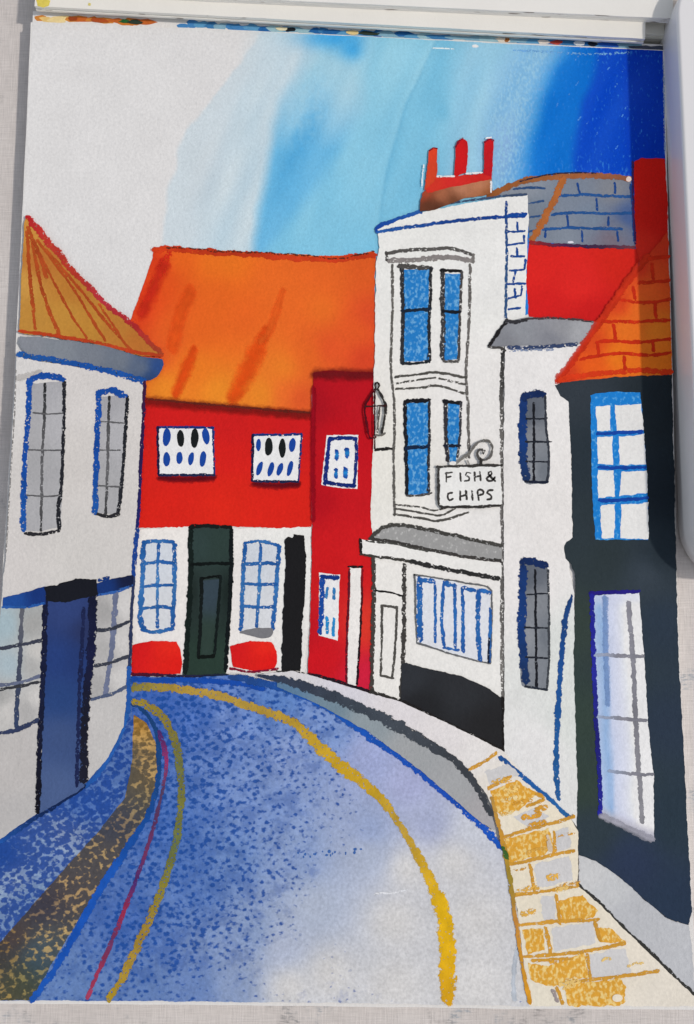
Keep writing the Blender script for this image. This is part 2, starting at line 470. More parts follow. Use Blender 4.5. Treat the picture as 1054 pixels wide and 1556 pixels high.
# ================================================================== SLATE ROOFED HOUSE
sl = Paint('painted_slate_house', label='red house with a blue-grey slate roof painted behind the white shop')
sl.fill([(803, 370), (860, 374), (967, 378), (972, 396), (955, 425), (925, 470), (908, 490), (860, 486), (804, 482), (799, 430)],
        [(820, 400, (213, 36, 32)), (880, 430, (216, 38, 34)), (830, 470, (205, 30, 30)), (940, 400, (206, 36, 26)), (900, 480, (200, 28, 28))])
sr = Paint('slate_roof', sl.o)
sr.fill([(745, 296), (770, 282), (800, 272), (850, 266), (910, 266), (957, 270), (962, 320), (966, 374), (900, 373), (840, 370), (806, 369), (800, 330), (799, 298), (770, 298)],
        [(800, 285, (135, 142, 152)), (870, 290, (120, 130, 145)), (930, 290, (128, 132, 140)), (900, 330, (118, 132, 150)), (860, 355, (126, 135, 148)), (940, 350, (112, 120, 138)), (955, 330, (70, 95, 145)), (813, 320, (115, 125, 138)), (930, 362, (118, 108, 120))])
for p in ([(846, 298), (880, 296), (920, 298), (960, 299)], [(838, 326), (880, 323), (920, 325), (960, 323)], [(824, 349), (860, 346), (900, 347), (945, 348)]): sr.line(p, 5, (38, 82, 140), .3)
for p in ([(780, 287), (805, 285), (828, 286)], [(803, 309), (826, 305)], [(803, 331), (820, 328)], [(803, 352), (812, 350)]): sr.line(p, 4, (48, 78, 122), .4)
for p in ([(877, 278), (880, 293)], [(934, 278), (935, 294)], [(906, 302), (907, 319)], [(862, 328), (863, 344)], [(925, 330), (924, 343)], [(829, 350), (828, 361)], [(884, 351), (885, 367)], [(938, 352), (939, 366)], [(958, 280), (962, 330), (963, 366)]): sr.line(p, 4, (30, 68, 130), .25)
sr.line([(742, 299), (770, 285), (800, 274), (850, 268), (910, 267), (958, 272)], 10, [(140, 82, 42), (150, 92, 52), (160, 96, 58), (140, 88, 66)], .1)
sr.line([(856, 272), (842, 303), (826, 334), (808, 366)], 12, (168, 98, 50), .08)
sr.line([(790, 276), (830, 266), (870, 263), (905, 263)], 2.5, (40, 40, 60), .5)
sr.line([(806, 368), (840, 372), (890, 374), (964, 376)], 6, [(150, 40, 40), (70, 35, 70), (60, 40, 66), (110, 60, 70)], .15)
sr.drop(867, 368, 5, 2, (215, 215, 225)); sr.drop(955, 272, 4, 4, (232, 205, 195))
rc = Paint('painted_chimney_stack', label='broad red chimney stack at the edge of the painted page')
rc.fill([(963, 247), (972, 240), (1010, 241), (1014, 300), (1015, 360), (1000, 380), (972, 402), (966, 372), (963, 300)], [(985, 260, (214, 30, 22)), (1000, 330, (206, 30, 22)), (975, 380, (214, 44, 30))])
rc.line([(962, 246), (961, 300), (965, 370)], 4, (60, 40, 90), .4)

# ================================================================== RED HOUSE
rh = Paint('painted_red_house', label='long red house with an orange roof and white ground floor in the painting')
roof = Paint('roof', rh.o)
roof.fill([(235, 375), (270, 377), (320, 380), (380, 383), (440, 386), (500, 389), (540, 387), (568, 381), (571, 390), (569, 440), (570, 500), (569, 570), (520, 566), (478, 566), (473, 600), (473, 630), (440, 625), (380, 620), (320, 615), (270, 611), (218, 607), (218, 560), (200, 500), (197, 488), (210, 455), (222, 420), (230, 395)],
          [(236, 400, (205, 55, 25)), (218, 440, (212, 58, 26)), (208, 480, (216, 66, 30)), (245, 430, (218, 82, 28)), (270, 395, (222, 98, 30)), (320, 400, (228, 110, 32)), (350, 400, (230, 112, 32)), (330, 450, (222, 98, 32)), (420, 430, (224, 102, 36)), (500, 420, (222, 98, 36)), (555, 410, (214, 88, 34)), (260, 500, (222, 92, 34)), (250, 590, (232, 132, 38)), (300, 560, (230, 118, 34)), (330, 595, (234, 134, 38)), (400, 600, (234, 132, 38)), (430, 560, (230, 122, 38)), (430, 600, (228, 106, 42)), (455, 605, (212, 82, 38)), (470, 540, (224, 100, 36)), (540, 500, (222, 88, 36)), (560, 480, (212, 74, 38)), (500, 530, (220, 82, 38)), (555, 545, (208, 66, 36)), (300, 500, (222, 98, 32)), (370, 480, (224, 98, 34)), (490, 470, (224, 106, 36)), (230, 540, (220, 86, 40))], sp=6, mat=WASH)
roof.line([(404, 500, .5), (390, 535, 1), (370, 575, 1.1), (352, 608, .8)], 34, (225, 80, 22), 0, soft=.95).line([(295, 530, .6), (283, 560, 1), (266, 600, .7)], 26, (222, 76, 22), 0, soft=.9)
roof.line([(430, 440, .6), (410, 500, 1), (395, 520, .7)], 20, (223, 94, 32), 0, soft=.95).line([(290, 440), (270, 490), (262, 530)], 26, (224, 86, 28), 0, soft=.95)
roof.line([(250, 400), (232, 440), (214, 478)], 26, (206, 46, 28), .3, soft=.95)
for i in range(16):
    t = random.random(); px = 205+t*38+random.uniform(0, 18); py = 480-t*90
    roof.line([(px, py), (px+6, py-13)], 3, (196, 42, 24), .75)
roof.line([(232, 380), (270, 379), (320, 383), (380, 386), (440, 391), (500, 394), (540, 391), (570, 386)], 10, [(200, 60, 25), (178, 52, 26), (196, 60, 28), (190, 56, 26)], .2, wob=2)
roof.line([(250, 376), (300, 378), (330, 382), (400, 384), (470, 389), (520, 392), (568, 382)], 3, (92, 40, 28), .8, wob=2)
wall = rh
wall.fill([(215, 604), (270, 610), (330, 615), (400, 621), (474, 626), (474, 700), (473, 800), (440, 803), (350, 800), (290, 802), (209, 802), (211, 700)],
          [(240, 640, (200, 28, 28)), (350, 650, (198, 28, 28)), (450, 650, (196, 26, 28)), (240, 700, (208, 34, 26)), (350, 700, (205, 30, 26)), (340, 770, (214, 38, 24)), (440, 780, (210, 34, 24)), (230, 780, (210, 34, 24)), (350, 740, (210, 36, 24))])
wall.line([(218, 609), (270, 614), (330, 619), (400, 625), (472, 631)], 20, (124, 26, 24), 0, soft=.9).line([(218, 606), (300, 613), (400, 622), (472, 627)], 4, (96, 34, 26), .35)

gf = Paint('ground_floor', rh.o, 'white painted ground floor wall')
gf.fill([(210, 805), (286, 800), (300, 804), (355, 802), (380, 803), (472, 801), (472, 870), (468, 960), (462, 1024), (330, 1022), (203, 1022), (200, 960), (205, 880)], [(230, 810, (228, 222, 217)), (450, 830, (230, 226, 222)), (300, 900, (226, 222, 218)), (220, 960, (226, 222, 219))], rim=1, wob=2)
def tear_window(name, quad, drops, label=None):
    p = Paint(name, rh.o, label)
    cx = sum(q[0] for q in quad)/4; cy = sum(q[1] for q in quad)/4
    p.line([(quad[3][0]+2, quad[3][1]+4), (cx, quad[2][1]+6), (quad[2][0], quad[2][1]+4)], 14, (92, 12, 26), 0, soft=.8)
    p.fill(quad, (232, 230, 230), rim=1, wob=1.6)
    ring = quad+[quad[0]]
    for a, b, w, c, d in ((0, 1, 4.5, (20, 45, 110), .35), (1, 2, 4, (28, 50, 110), .4), (2, 3, 4.5, (26, 36, 70), .35), (3, 0, 4.5, (26, 24, 58), .2)):
        m = ((quad[a][0]+quad[b][0])/2, (quad[a][1]+quad[b][1])/2) if b < 4 else quad[a]
        bb = quad[b % 4]; p.line([quad[a], ((quad[a][0]+bb[0])/2, (quad[a][1]+bb[1])/2), bb], w, c, d)
    for x, y, a, b, c, t in drops: p.drop(x, y, a, b, c, t)
    return p
DB = (24, 66, 150); DK = (24, 28, 30)
tear_window('window', [(239, 649), (324, 650), (325, 722), (241, 722)], [(253, 664, 6, 14, DB, .08), (274, 666, 5.5, 13, DK, -.05), (295.5, 666, 6, 15, DK, .05), (313, 663, 5.5, 13, DB, -.1), (253, 698, 5.2, 11, DB, 0), (272.5, 696, 5, 10, DB, .08), (290, 697, 4.2, 10, DB, .15), (308, 697, 5, 12, DB, .12)])
tear_window('window', [(384, 661), (458, 660), (453, 732), (383, 731)], [(392.5, 676, 3.8, 10, DB, .05), (408, 679, 6.2, 14, DK, .05), (428.5, 681, 5.5, 15, DK, 0), (444, 676, 5, 11, DB, .1), (394, 712, 4.4, 11, DB, .3), (411, 713, 4.6, 11, DB, .25), (425, 713, 4.4, 10, DB, .25), (440, 712, 4.2, 12, DB, .25)])
def sash(name, fillp, vert, horiz, outer, parent=None, frame=(32, 84, 150)):
    p = Paint(name, parent or rh.o)
    p.fill(fillp, [(fillp[0][0], fillp[0][1], (200, 206, 214)), (fillp[2][0], fillp[2][1], (205, 208, 212))], rim=1)
    for o, w in outer: p.line(o, w+1.5, [frame, (56, 112, 172), frame], .25)
    p.line(vert, 5.5, [(36, 84, 150), (70, 128, 182), (40, 90, 155)], .22)
    for h in horiz: p.line(h, 6, [(48, 102, 164), frame], .3)
    return p
sash('sash_window', [(217, 823), (264, 824), (263, 956), (214, 956)], [(241, 828), (239, 880), (239, 953)], [[(219, 857), (240, 854), (263, 856)], [(217, 891), (262, 889)], [(216, 925), (240, 922), (262, 924)]],
     [([(218, 824), (216, 880), (213, 940), (219, 957)], 7), ([(217, 824), (240, 822), (264, 824)], 5), ([(265, 826), (265, 880), (262, 953)], 6), ([(216, 956), (235, 961), (262, 955)], 6)])
g2 = sash('sash_window', [(372, 825), (423, 828), (414, 958), (366, 960)], [(396, 827), (394, 880), (390, 952)], [[(371, 857), (395, 856), (422, 857)], [(370, 887), (420, 888)], [(368, 921), (392, 923), (418, 922)]],
     [([(372, 828), (369, 880), (366, 958)], 6), ([(371, 825), (398, 823), (424, 829)], 4), ([(424, 829), (420, 890), (414, 955)], 6.5)])
g2.fill([(364, 961), (385, 955), (410, 954), (415, 958), (411, 967), (400, 970), (380, 966)], (116, 116, 120), wob=.8, curve=True)
dr = Paint('door', rh.o, 'dark green door with a long panel')
dr.fill([(286, 805), (310, 798), (352, 800), (354, 850), (352, 920), (346, 980), (342, 1028), (278, 1028), (282, 960), (286, 880)], [(300, 830, (46, 62, 60)), (335, 830, (44, 60, 56)), (316, 900, (48, 62, 60)), (320, 1005, (40, 58, 50)), (290, 900, (30, 40, 38)), (350, 900, (26, 36, 34))])
dr.fill([(306, 882), (333, 880), (328, 940), (322, 994), (306, 996), (306, 940)], [(320, 900, (52, 66, 76)), (315, 970, (46, 62, 56))])
dr.line([(290, 806), (289, 880), (285, 960), (281, 1022)], 9, (20, 30, 28), .2).line([(351, 803), (351, 860), (348, 930), (342, 1020)], 7, (16, 22, 24), .3).line([(288, 801), (310, 799), (350, 801)], 7, (22, 26, 26), .25)
dr.line([(290, 858), (320, 856), (350, 857)], 5.5, (14, 20, 20), .1)
dr.line([(304, 879), (320, 877), (335, 876)], 5, (14, 18, 18), .1).line([(335, 877), (331, 930), (325, 996)], 5, (18, 26, 26), .15).line([(306, 880), (305, 930), (301, 998)], 6, (18, 24, 24), .15).line([(302, 999), (325, 997)], 6, (14, 20, 18), .1)
bd = Paint('doorway', rh.o, 'black open doorway')
bd.fill([(432, 820), (438, 815), (443, 818), (446, 812), (461, 813), (465, 840), (463, 900), (459, 960), (457, 1020), (427, 1020), (429, 940), (433, 860)], (27, 27, 29), wob=1.8)
for q, c in (([(201, 980), (230, 974), (268, 975), (275, 990), (276, 1010), (274, 1024), (199, 1024)], (216, 30, 24)), ([(349, 982), (380, 974), (412, 976), (420, 990), (421, 1005), (416, 1017), (385, 1020), (354, 1013)], (214, 26, 24))):
    pl = Paint('plinth', rh.o); pl.fill(q, [(q[0][0], q[0][1], (204, 26, 28)), (q[2][0], q[2][1], (224, 40, 28)), (q[4][0], q[4][1], c)], curve=False)
rh2 = Paint('base_line', rh.o)
rh2.line([(199, 1024), (240, 1026), (290, 1028), (345, 1026)], 6, [(90, 20, 40), (40, 34, 60), (28, 40, 60)], .2).line([(350, 1016), (385, 1021), (422, 1016)], 4, (120, 20, 50), .4).line([(420, 1020), (445, 1021), (462, 1023)], 3, (60, 60, 60), .7)

# ================================================================== RED ANNEX
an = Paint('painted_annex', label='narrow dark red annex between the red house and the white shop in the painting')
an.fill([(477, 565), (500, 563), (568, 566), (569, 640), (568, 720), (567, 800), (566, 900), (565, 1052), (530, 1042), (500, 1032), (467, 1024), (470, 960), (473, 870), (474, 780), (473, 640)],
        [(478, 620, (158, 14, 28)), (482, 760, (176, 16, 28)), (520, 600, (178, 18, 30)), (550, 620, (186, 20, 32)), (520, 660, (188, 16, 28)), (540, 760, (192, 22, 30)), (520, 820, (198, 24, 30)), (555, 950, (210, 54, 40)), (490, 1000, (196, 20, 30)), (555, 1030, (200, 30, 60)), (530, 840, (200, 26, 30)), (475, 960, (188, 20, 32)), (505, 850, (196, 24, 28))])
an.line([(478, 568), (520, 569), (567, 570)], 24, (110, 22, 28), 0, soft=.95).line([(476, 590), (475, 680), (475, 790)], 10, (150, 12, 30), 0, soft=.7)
an.line([(468, 1024), (500, 1032), (530, 1041), (563, 1051)], 6, (34, 24, 34), .25)
w3 = Paint('window', an.o)
w3.fill([(496, 661), (544, 661), (543, 743), (520, 742), (488, 737)], (232, 228, 230), rim=1)
w3.line([(500, 667), (520, 665), (541, 667)], 7, (20, 44, 116), .12).line([(500, 668), (497, 700), (493, 735)], 7, (24, 44, 120), .15).line([(541, 668), (541, 700), (538, 735)], 6, (24, 44, 112), .2).line([(493, 733), (515, 736), (539, 738)], 7, (18, 38, 104), .15)
for x, y in ((511, 691), (526.5, 688), (510, 719), (524.5, 718.5)): w3.line([(x, y-6), (x+.5, y), (x, y+6)], 7.5, [(20, 60, 140), (36, 130, 196), (28, 80, 160)], .05)
w4 = Paint('window', an.o)
w4.fill([(485, 870), (516, 873), (513, 973), (484, 966)], (228, 226, 230), rim=1)
w4.line([(489, 876), (488, 920), (486, 962)], 9, (24, 70, 150), .3).line([(488, 876), (513, 879)], 8, (18, 50, 120), .2)
w4.lines([[(497, 893), (496, 909)], [(507, 894), (507, 910)]], 5, (50, 120, 180), .2).lines([[(497, 938), (497, 962)], [(507, 940), (506, 966)]], 6, (36, 130, 190), .2)
nd = Paint('door', an.o, 'narrow white door')
nd.fill([(532, 863), (549, 863), (548, 950), (545, 1000), (541, 1042), (527, 1038), (529, 960), (532, 900)], (226, 223, 219), rim=1)
nd.line([(529, 861), (550, 862)], 5, (30, 22, 26), .15).line([(531, 864), (530, 900), (527, 960), (526, 1038)], 4, (90, 20, 36), .3).line([(550, 865), (549, 920), (546, 980), (542, 1040)], 4, [(130, 20, 30), (60, 24, 30), (24, 20, 26), (40, 20, 30)], .2)
lam = Paint('painted_lantern', label='small wall lantern drawn in black ink between the annex and the white shop')

# ================================================================== WHITE SHOP
sh = Paint('painted_shop', label='tall white shop with a bay window and grey awning in the painting')
sh.fill([(573, 348), (600, 337), (632, 324), (680, 314), (720, 307), (770, 299), (801, 296), (803, 330), (800, 400), (798, 482), (770, 490), (766, 530), (764, 600), (764, 700), (766, 800), (765, 1000), (766, 1138), (740, 1128), (700, 1107), (610, 1066), (566, 1053), (568, 980), (568, 850), (563, 780), (565, 720), (568, 650), (567, 600), (570, 500), (571, 400), (576, 376)],
        [(600, 380, (228, 226, 222)), (740, 400, (229, 227, 223)), (740, 600, (226, 224, 221)), (740, 780, (226, 224, 221)), (600, 900, (225, 223, 218)), (700, 1000, (227, 225, 221)), (580, 700, (224, 222, 214))], rim=1, sp=9)
ol = Paint('outline', sh.o)
ol.line([(572, 352), (574, 345), (600, 334), (640, 321)], 7, [(24, 66, 150), (30, 80, 160), (40, 90, 160)], .15).line([(640, 321), (660, 314), (700, 306), (765, 298), (800, 296)], 4, (58, 76, 104), .5)
ol.line([(573, 353), (600, 348), (650, 341), (690, 336), (740, 331), (798, 328)], 6, [(40, 90, 160), (28, 72, 146), (26, 60, 130), (20, 66, 150)], .3)
ol.line([(769, 307), (769, 340), (770, 380), (769, 420), (768, 486)], 5, [(22, 62, 130), (40, 80, 130), (50, 80, 120)], .4).line([(772, 328), (798, 326)], 8, (22, 70, 150), .15)
qs = [[(786, 338), (786, 350)], [(772, 352), (797, 351)], [(796, 358), (796, 369), (772, 372)], [(785, 377), (785, 389)], [(776, 389), (797, 390)], [(798, 394), (796, 410), (774, 411)], [(783, 413), (779, 428)], [(770, 432), (798, 431)], [(793, 435), (791, 449), (772, 453)], [(782, 439), (783, 452)], [(772, 470), (790, 468)]]
ol.lines(qs, 4, (28, 70, 140), .2, curve=False)
ol.line([(764, 530), (762, 600), (763, 680), (762, 760), (764, 820), (763, 900), (763, 1000), (764, 1060), (765, 1138)], 7, [(50, 50, 50), (95, 93, 90), (105, 102, 100), (90, 88, 86), (110, 108, 105), (90, 88, 86)], .45)
ol.line([(570, 684), (585, 682), (596, 682)], 5, (36, 34, 34), .2)
bay = Paint('bay_window', sh.o)
bay.line([(588, 385), (620, 380), (650, 379), (682, 377), (702, 382), (720, 388)], 6, GREYINK, .35).line([(587, 383), (588, 396)], 5, (70, 68, 66), .3).line([(590, 396), (640, 394), (682, 391), (718, 397)], 9, (128, 123, 121), .25).line([(719, 386), (718, 398)], 6, (110, 107, 104), .3)
bay.line([(596, 402), (596, 480), (594, 560), (599, 620), (598, 700), (599, 783)], 4.5, (92, 90, 86), .4).line([(714, 402), (713, 480), (708, 560), (711, 620), (712, 695)], 5, (100, 97, 94), .4)
for p, w, d in (([(600, 573), (640, 569), (665, 566), (709, 574)], 4.5, .15), ([(602, 583), (630, 578), (662, 574)], 3.5, .6), ([(667, 575), (685, 579), (706, 584)], 4, .6), ([(601, 591), (640, 589), (665, 586), (706, 598)], 4, .4), ([(600, 766), (640, 771), (665, 775), (700, 762)], 3.5, .5), ([(600, 773), (640, 779), (669, 783), (692, 773)], 3.5, .3), ([(598, 781), (640, 787), (668, 791), (712, 779)], 4, .3)):
    bay.line(p, w, (78, 76, 72), d)
def bay_pane(fillp, frame):
    p = Paint('window', bay_parent)
    p.fill(fillp, (36, 120, 190), (104, 164, 210), .72, mat=CRAY, rim=1)
    for o, w, c, d in frame: p.line(o, w, c, d)
bay_parent = sh.o
K1 = (34, 38, 44)
bay_pane([(613, 409), (652, 409), (651, 548), (613, 550)], [([(611, 408), (611, 440), (612, 480), (611, 552)], 7, (46, 48, 52), .25), ([(605, 404), (625, 405), (655, 408)], 8, (74, 72, 70), .3), ([(654, 408), (654, 450), (652, 480), (652, 550)], 6, (40, 42, 46), .35), ([(611, 552), (630, 552), (653, 549)], 5, K1, .2), ([(610, 472), (630, 471), (654, 470)], 6, (28, 40, 56), .1)])
bay_pane([(676, 416), (700, 416), (697, 480), (695, 546), (674, 547)], [([(673, 413), (672, 450), (673, 490), (672, 545)], 8, (58, 58, 60), .4), ([(670, 411), (700, 412)], 6, (30, 30, 32), .15), ([(702, 413), (700, 450), (698, 490), (697, 547)], 5, (70, 68, 68), .4), ([(674, 549), (696, 549)], 5, (80, 78, 76), .4), ([(672, 473), (698, 474)], 6, (24, 28, 36), .1)])
bay_pane([(617, 612), (651, 611), (651, 680), (651, 750), (618, 753)], [([(615, 611), (616, 650), (617, 690), (618, 752)], 6.5, (30, 32, 38), .15), ([(614, 610), (652, 608)], 7, (26, 26, 30), .1), ([(652, 610), (652, 660), (651, 700), (651, 750)], 5, (46, 46, 52), .4), ([(617, 681), (635, 680), (651, 678)], 7, (24, 40, 66), .1), ([(617, 753), (635, 753), (656, 749)], 4, (72, 70, 70), .4)])
bay_pane([(680, 612), (698, 612), (697, 660), (693, 702), (684, 704), (679, 660)], [([(677, 612), (677, 655), (680, 700)], 7, (50, 48, 52), .3), ([(675, 610), (700, 612)], 7, (28, 28, 32), .1), ([(700, 612), (699, 655), (695, 695)], 4.5, (60, 60, 66), .4), ([(675, 677), (698, 677)], 5, (30, 36, 50), .2)])
aw = Paint('awning', sh.o, 'grey sloping awning roof above the shop front')
aw.fill([(563, 819), (580, 803), (590, 797), (610, 797), (650, 805), (700, 815), (763, 827), (763, 853), (700, 846), (640, 834), (600, 826)], (150, 150, 149), (182, 182, 180), .9, mat=CRAY)
aw.line([(561, 820), (570, 811), (580, 802), (592, 798), (612, 798), (660, 807), (710, 818), (762, 829)], 7, (66, 65, 62), .4, curve=False).line([(563, 818), (600, 824), (650, 835), (700, 845), (762, 853)], 6, (60, 58, 56), .35)
fa = Paint('fascia', sh.o)
fa.fill([(548, 820), (563, 821), (600, 827), (650, 838), (700, 848), (762, 856), (762, 880), (720, 872), (640, 857), (590, 848), (547, 842)], (228, 225, 221), rim=1)
fa.line([(548, 820), (549, 843)], 5, (34, 32, 32), .15).line([(548, 843), (590, 848), (625, 853)], 5, (60, 58, 54), .35).line([(625, 853), (660, 861), (700, 869), (757, 879)], 8, (44, 44, 44), .3).line([(556, 822), (600, 827), (650, 838)], 3, (70, 70, 66), .5)
do = Paint('door', sh.o, 'white panelled shop door')
do.fill([(569, 850), (613, 858), (612, 960), (608, 1062), (566, 1050), (568, 960)], (227, 224, 219), rim=1)
do.line([(567, 847), (568, 900), (566, 980), (565, 1050)], 7, (66, 62, 58), .4).line([(614, 858), (614, 900), (613, 980), (609, 1064)], 7.5, (62, 60, 58), .35).line([(569, 897), (590, 900), (612, 905)], 3.5, (34, 32, 32), .15)
do.lines([[(579, 920), (603, 923)], [(603, 922), (601, 970), (596, 1028)], [(580, 920), (580, 970), (578, 1027)], [(578, 1026), (597, 1031)]], 4.5, (76, 74, 70), .25)
do.line([(563, 1050), (585, 1058), (609, 1066)], 6, (50, 48, 46), .35)
sw = Paint('shop_window', sh.o, 'shop window with blue hanging strips')
sw.fill([(632, 873), (680, 881), (746, 898), (744, 950), (744, 1008), (690, 995), (634, 977)], (214, 217, 223), rim=1)
CB = (36, 88, 158)
sw.line([(630, 873), (680, 881), (740, 891), (747, 898), (747, 950), (745, 1009), (690, 995), (634, 977), (631, 930), (630, 873)], 3.2, (96, 98, 100), .3, curve=False)
for p, w in (([(637, 880), (637, 930), (638, 972)], 10), ([(636, 880), (645, 882), (658, 883)], 9), ([(660, 883), (661, 930), (661, 976)], 5), ([(674, 885), (671, 930), (674, 980)], 6), ([(676, 886), (691, 890)], 8), ([(690, 888), (691, 940), (692, 985)], 5.5), ([(674, 984), (696, 988)], 5), ([(703, 893), (703, 940), (704, 990)], 6.5), ([(704, 893), (722, 898)], 7), ([(727, 897), (726, 950), (729, 1003)], 8), ([(728, 897), (744, 901)], 7), ([(745, 925), (744, 970), (743, 1005)], 6)):
    sw.line(p, w, [CB, (44, 104, 172), CB], .3)
sw.line([(743, 970), (742, 1006)], 4, (26, 36, 60), .3)
sri = Paint('stall_riser', sh.o, 'black panel below the shop window')
sri.fill([(610, 1010), (618, 1007), (640, 1014), (700, 1027), (740, 1045), (764, 1062), (764, 1138), (745, 1130), (700, 1107), (650, 1084), (609, 1064)], [(620, 1030, (46, 49, 54)), (700, 1050, (44, 46, 50)), (740, 1110, (36, 36, 38)), (640, 1075, (34, 35, 38))])
sri.line([(608, 1064), (650, 1085), (700, 1109), (745, 1131), (764, 1139)], 6, (34, 32, 32), .5).line([(763, 1060), (765, 1100), (765, 1135)], 6, (30, 28, 28), .4)

ch = Paint('painted_chimney', label='brown chimney with three red pots on top of the painted white shop')
ch.fill([(643, 292), (655, 288), (700, 278), (747, 270), (748, 293), (735, 297), (700, 303), (660, 319), (638, 321), (638, 305)], [(650, 310, (90, 52, 36)), (690, 305, (110, 66, 44)), (700, 287, (182, 122, 92)), (730, 282, (184, 122, 90)), (670, 297, (165, 100, 70)), (740, 295, (140, 84, 50)), (645, 295, (170, 70, 45)), (665, 315, (84, 48, 34))])
ch.fill([(646, 287), (650, 270), (662, 268), (690, 269), (705, 266), (747, 262), (747, 272), (715, 279), (690, 283), (650, 293)], [(655, 280, (206, 52, 38)), (690, 276, (206, 44, 40)), (735, 270, (196, 38, 34))])
for q, c in (([(652, 229), (657, 225), (664, 226), (664, 262), (660, 276), (644, 290), (648, 262)], (218, 66, 38)), ([(692, 224), (696, 213), (703, 210), (710, 215), (711, 228), (708, 262), (690, 269)], (204, 26, 30)), ([(736, 216), (742, 211), (750, 214), (749, 240), (747, 268), (735, 265)], (196, 24, 34))):
    cp = Paint('chimney_pot', ch.o); cp.fill(q, [(q[0][0], q[0][1], c), (q[3][0], q[3][1], (c[0]-14, c[1], c[2]))])
    cp.line([q[0], (q[1][0]+2, q[1][1]), q[2]], 3, (120, 20, 40), .4)
ch.line([(664, 268), (690, 268)], 3, (240, 236, 234), .4).line([(708, 264), (733, 262)], 3, (240, 236, 234), .5).line([(746, 276), (746, 292)], 3, (236, 230, 226), .3).line([(643, 250), (641, 285)], 2.5, (226, 226, 226), .6).line([(738, 210), (746, 209)], 3, (240, 240, 244), .3)

# ================================================================== NARROW WHITE HOUSE
na = Paint('painted_narrow_house', label='narrow white house with a grey lean-to roof between the shop and the dark corner building in the painting')
na.fill([(767, 515), (800, 523), (885, 522), (870, 560), (846, 580), (850, 600), (864, 608), (868, 700), (870, 820), (862, 835), (866, 870), (872, 900), (874, 1000), (878, 1150), (880, 1262), (865, 1240), (835, 1212), (800, 1183), (766, 1152), (766, 1000), (765, 700)],
        [(800, 560, (226, 224, 222)), (850, 800, (226, 223, 220)), (800, 900, (226, 223, 221)), (820, 1130, (222, 221, 220)), (860, 1100, (210, 214, 210)), (864, 980, (212, 216, 212))], rim=1, sp=8)
nr = Paint('roof', na.o)
nr.fill([(770, 488), (800, 482), (850, 484), (908, 489), (880, 524), (830, 525), (785, 526), (743, 527), (755, 508)], [(790, 500, (140, 143, 149)), (850, 500, (146, 147, 152)), (880, 505, (164, 166, 170)), (770, 520, (128, 130, 136)), (840, 515, (128, 130, 138))])
nr.line([(771, 486), (757, 505), (743, 526)], 6, (34, 33, 34), .2).line([(743, 527), (760, 529), (768, 533)], 4, (70, 68, 66), .4).line([(770, 488), (785, 489), (800, 485)], 7, (50, 50, 54), .35).line([(800, 484), (850, 484), (900, 489)], 4, (70, 60, 64), .6)
nr.line([(772, 528), (800, 529), (830, 527), (876, 522)], 7, (52, 66, 98), .4).line([(775, 533), (840, 531)], 4, (130, 142, 168), .8)
def dark_window(fillp, blue, top, mul, hz):
    p = Paint('window', na.o)
    p.fill(fillp, [(fillp[0][0]+8, fillp[0][1]+20, (92, 98, 108)), (815, fillp[0][1]+60, (126, 130, 136)), (825, fillp[0][1]+110, (108, 114, 122)), (806, fillp[0][1]+110, (140, 144, 150))], mat=WASH, curve=True)
    p.line(blue, 14, [(26, 52, 104), (24, 58, 118), (28, 50, 90)], .1).line(top, 13, (24, 44, 88), .1)
    p.line(mul, 4.5, (26, 28, 34), .2)
    for h in hz: p.line(h, 3.2, (34, 38, 46), .2)
    return p
a1 = dark_window([(791, 606), (797, 598), (810, 594), (822, 594), (828, 600), (830, 645), (835, 690), (832, 732), (815, 734), (797, 733), (791, 700), (789, 640)], [(795, 606), (793, 660), (795, 700), (799, 727)], [(795, 604), (810, 598), (825, 601)], [(811, 612), (811, 670), (811, 730)], [[(799, 636), (831, 636)], [(798, 671), (838, 671)], [(799, 701), (833, 702)]])
a1.line([(828, 602), (829, 645), (834, 690), (831, 732)], 4, (50, 54, 62), .3).line([(798, 732), (832, 733)], 5, (28, 34, 50), .2)
a2 = dark_window([(790, 856), (795, 850), (812, 851), (830, 858), (833, 900), (835, 960), (833, 1022), (832, 1046), (815, 1047), (798, 1044), (791, 1030), (790, 950)], [(795, 860), (793, 920), (793, 980), (799, 1035)], [(794, 854), (812, 854), (829, 860)], [(813, 866), (814, 950), (815, 1045)], [[(800, 903), (831, 902)], [(797, 953), (833, 955)], [(798, 998), (832, 1000)]])
a2.line([(832, 866), (834, 930), (834, 1000), (831, 1046)], 4, (60, 64, 70), .35).line([(798, 1043), (832, 1048)], 4, (40, 46, 56), .3)
ar = Paint('drainpipe', na.o, 'blue curved pipe beside the dark corner building')
ar.line([(869, 905, .6), (860, 935, 1), (853, 1000, 1), (848, 1070, 1), (845, 1150, 1), (848, 1215, .8)], 9.5, [(28, 60, 110), (30, 76, 142), (34, 88, 150), (40, 92, 150)], .15)

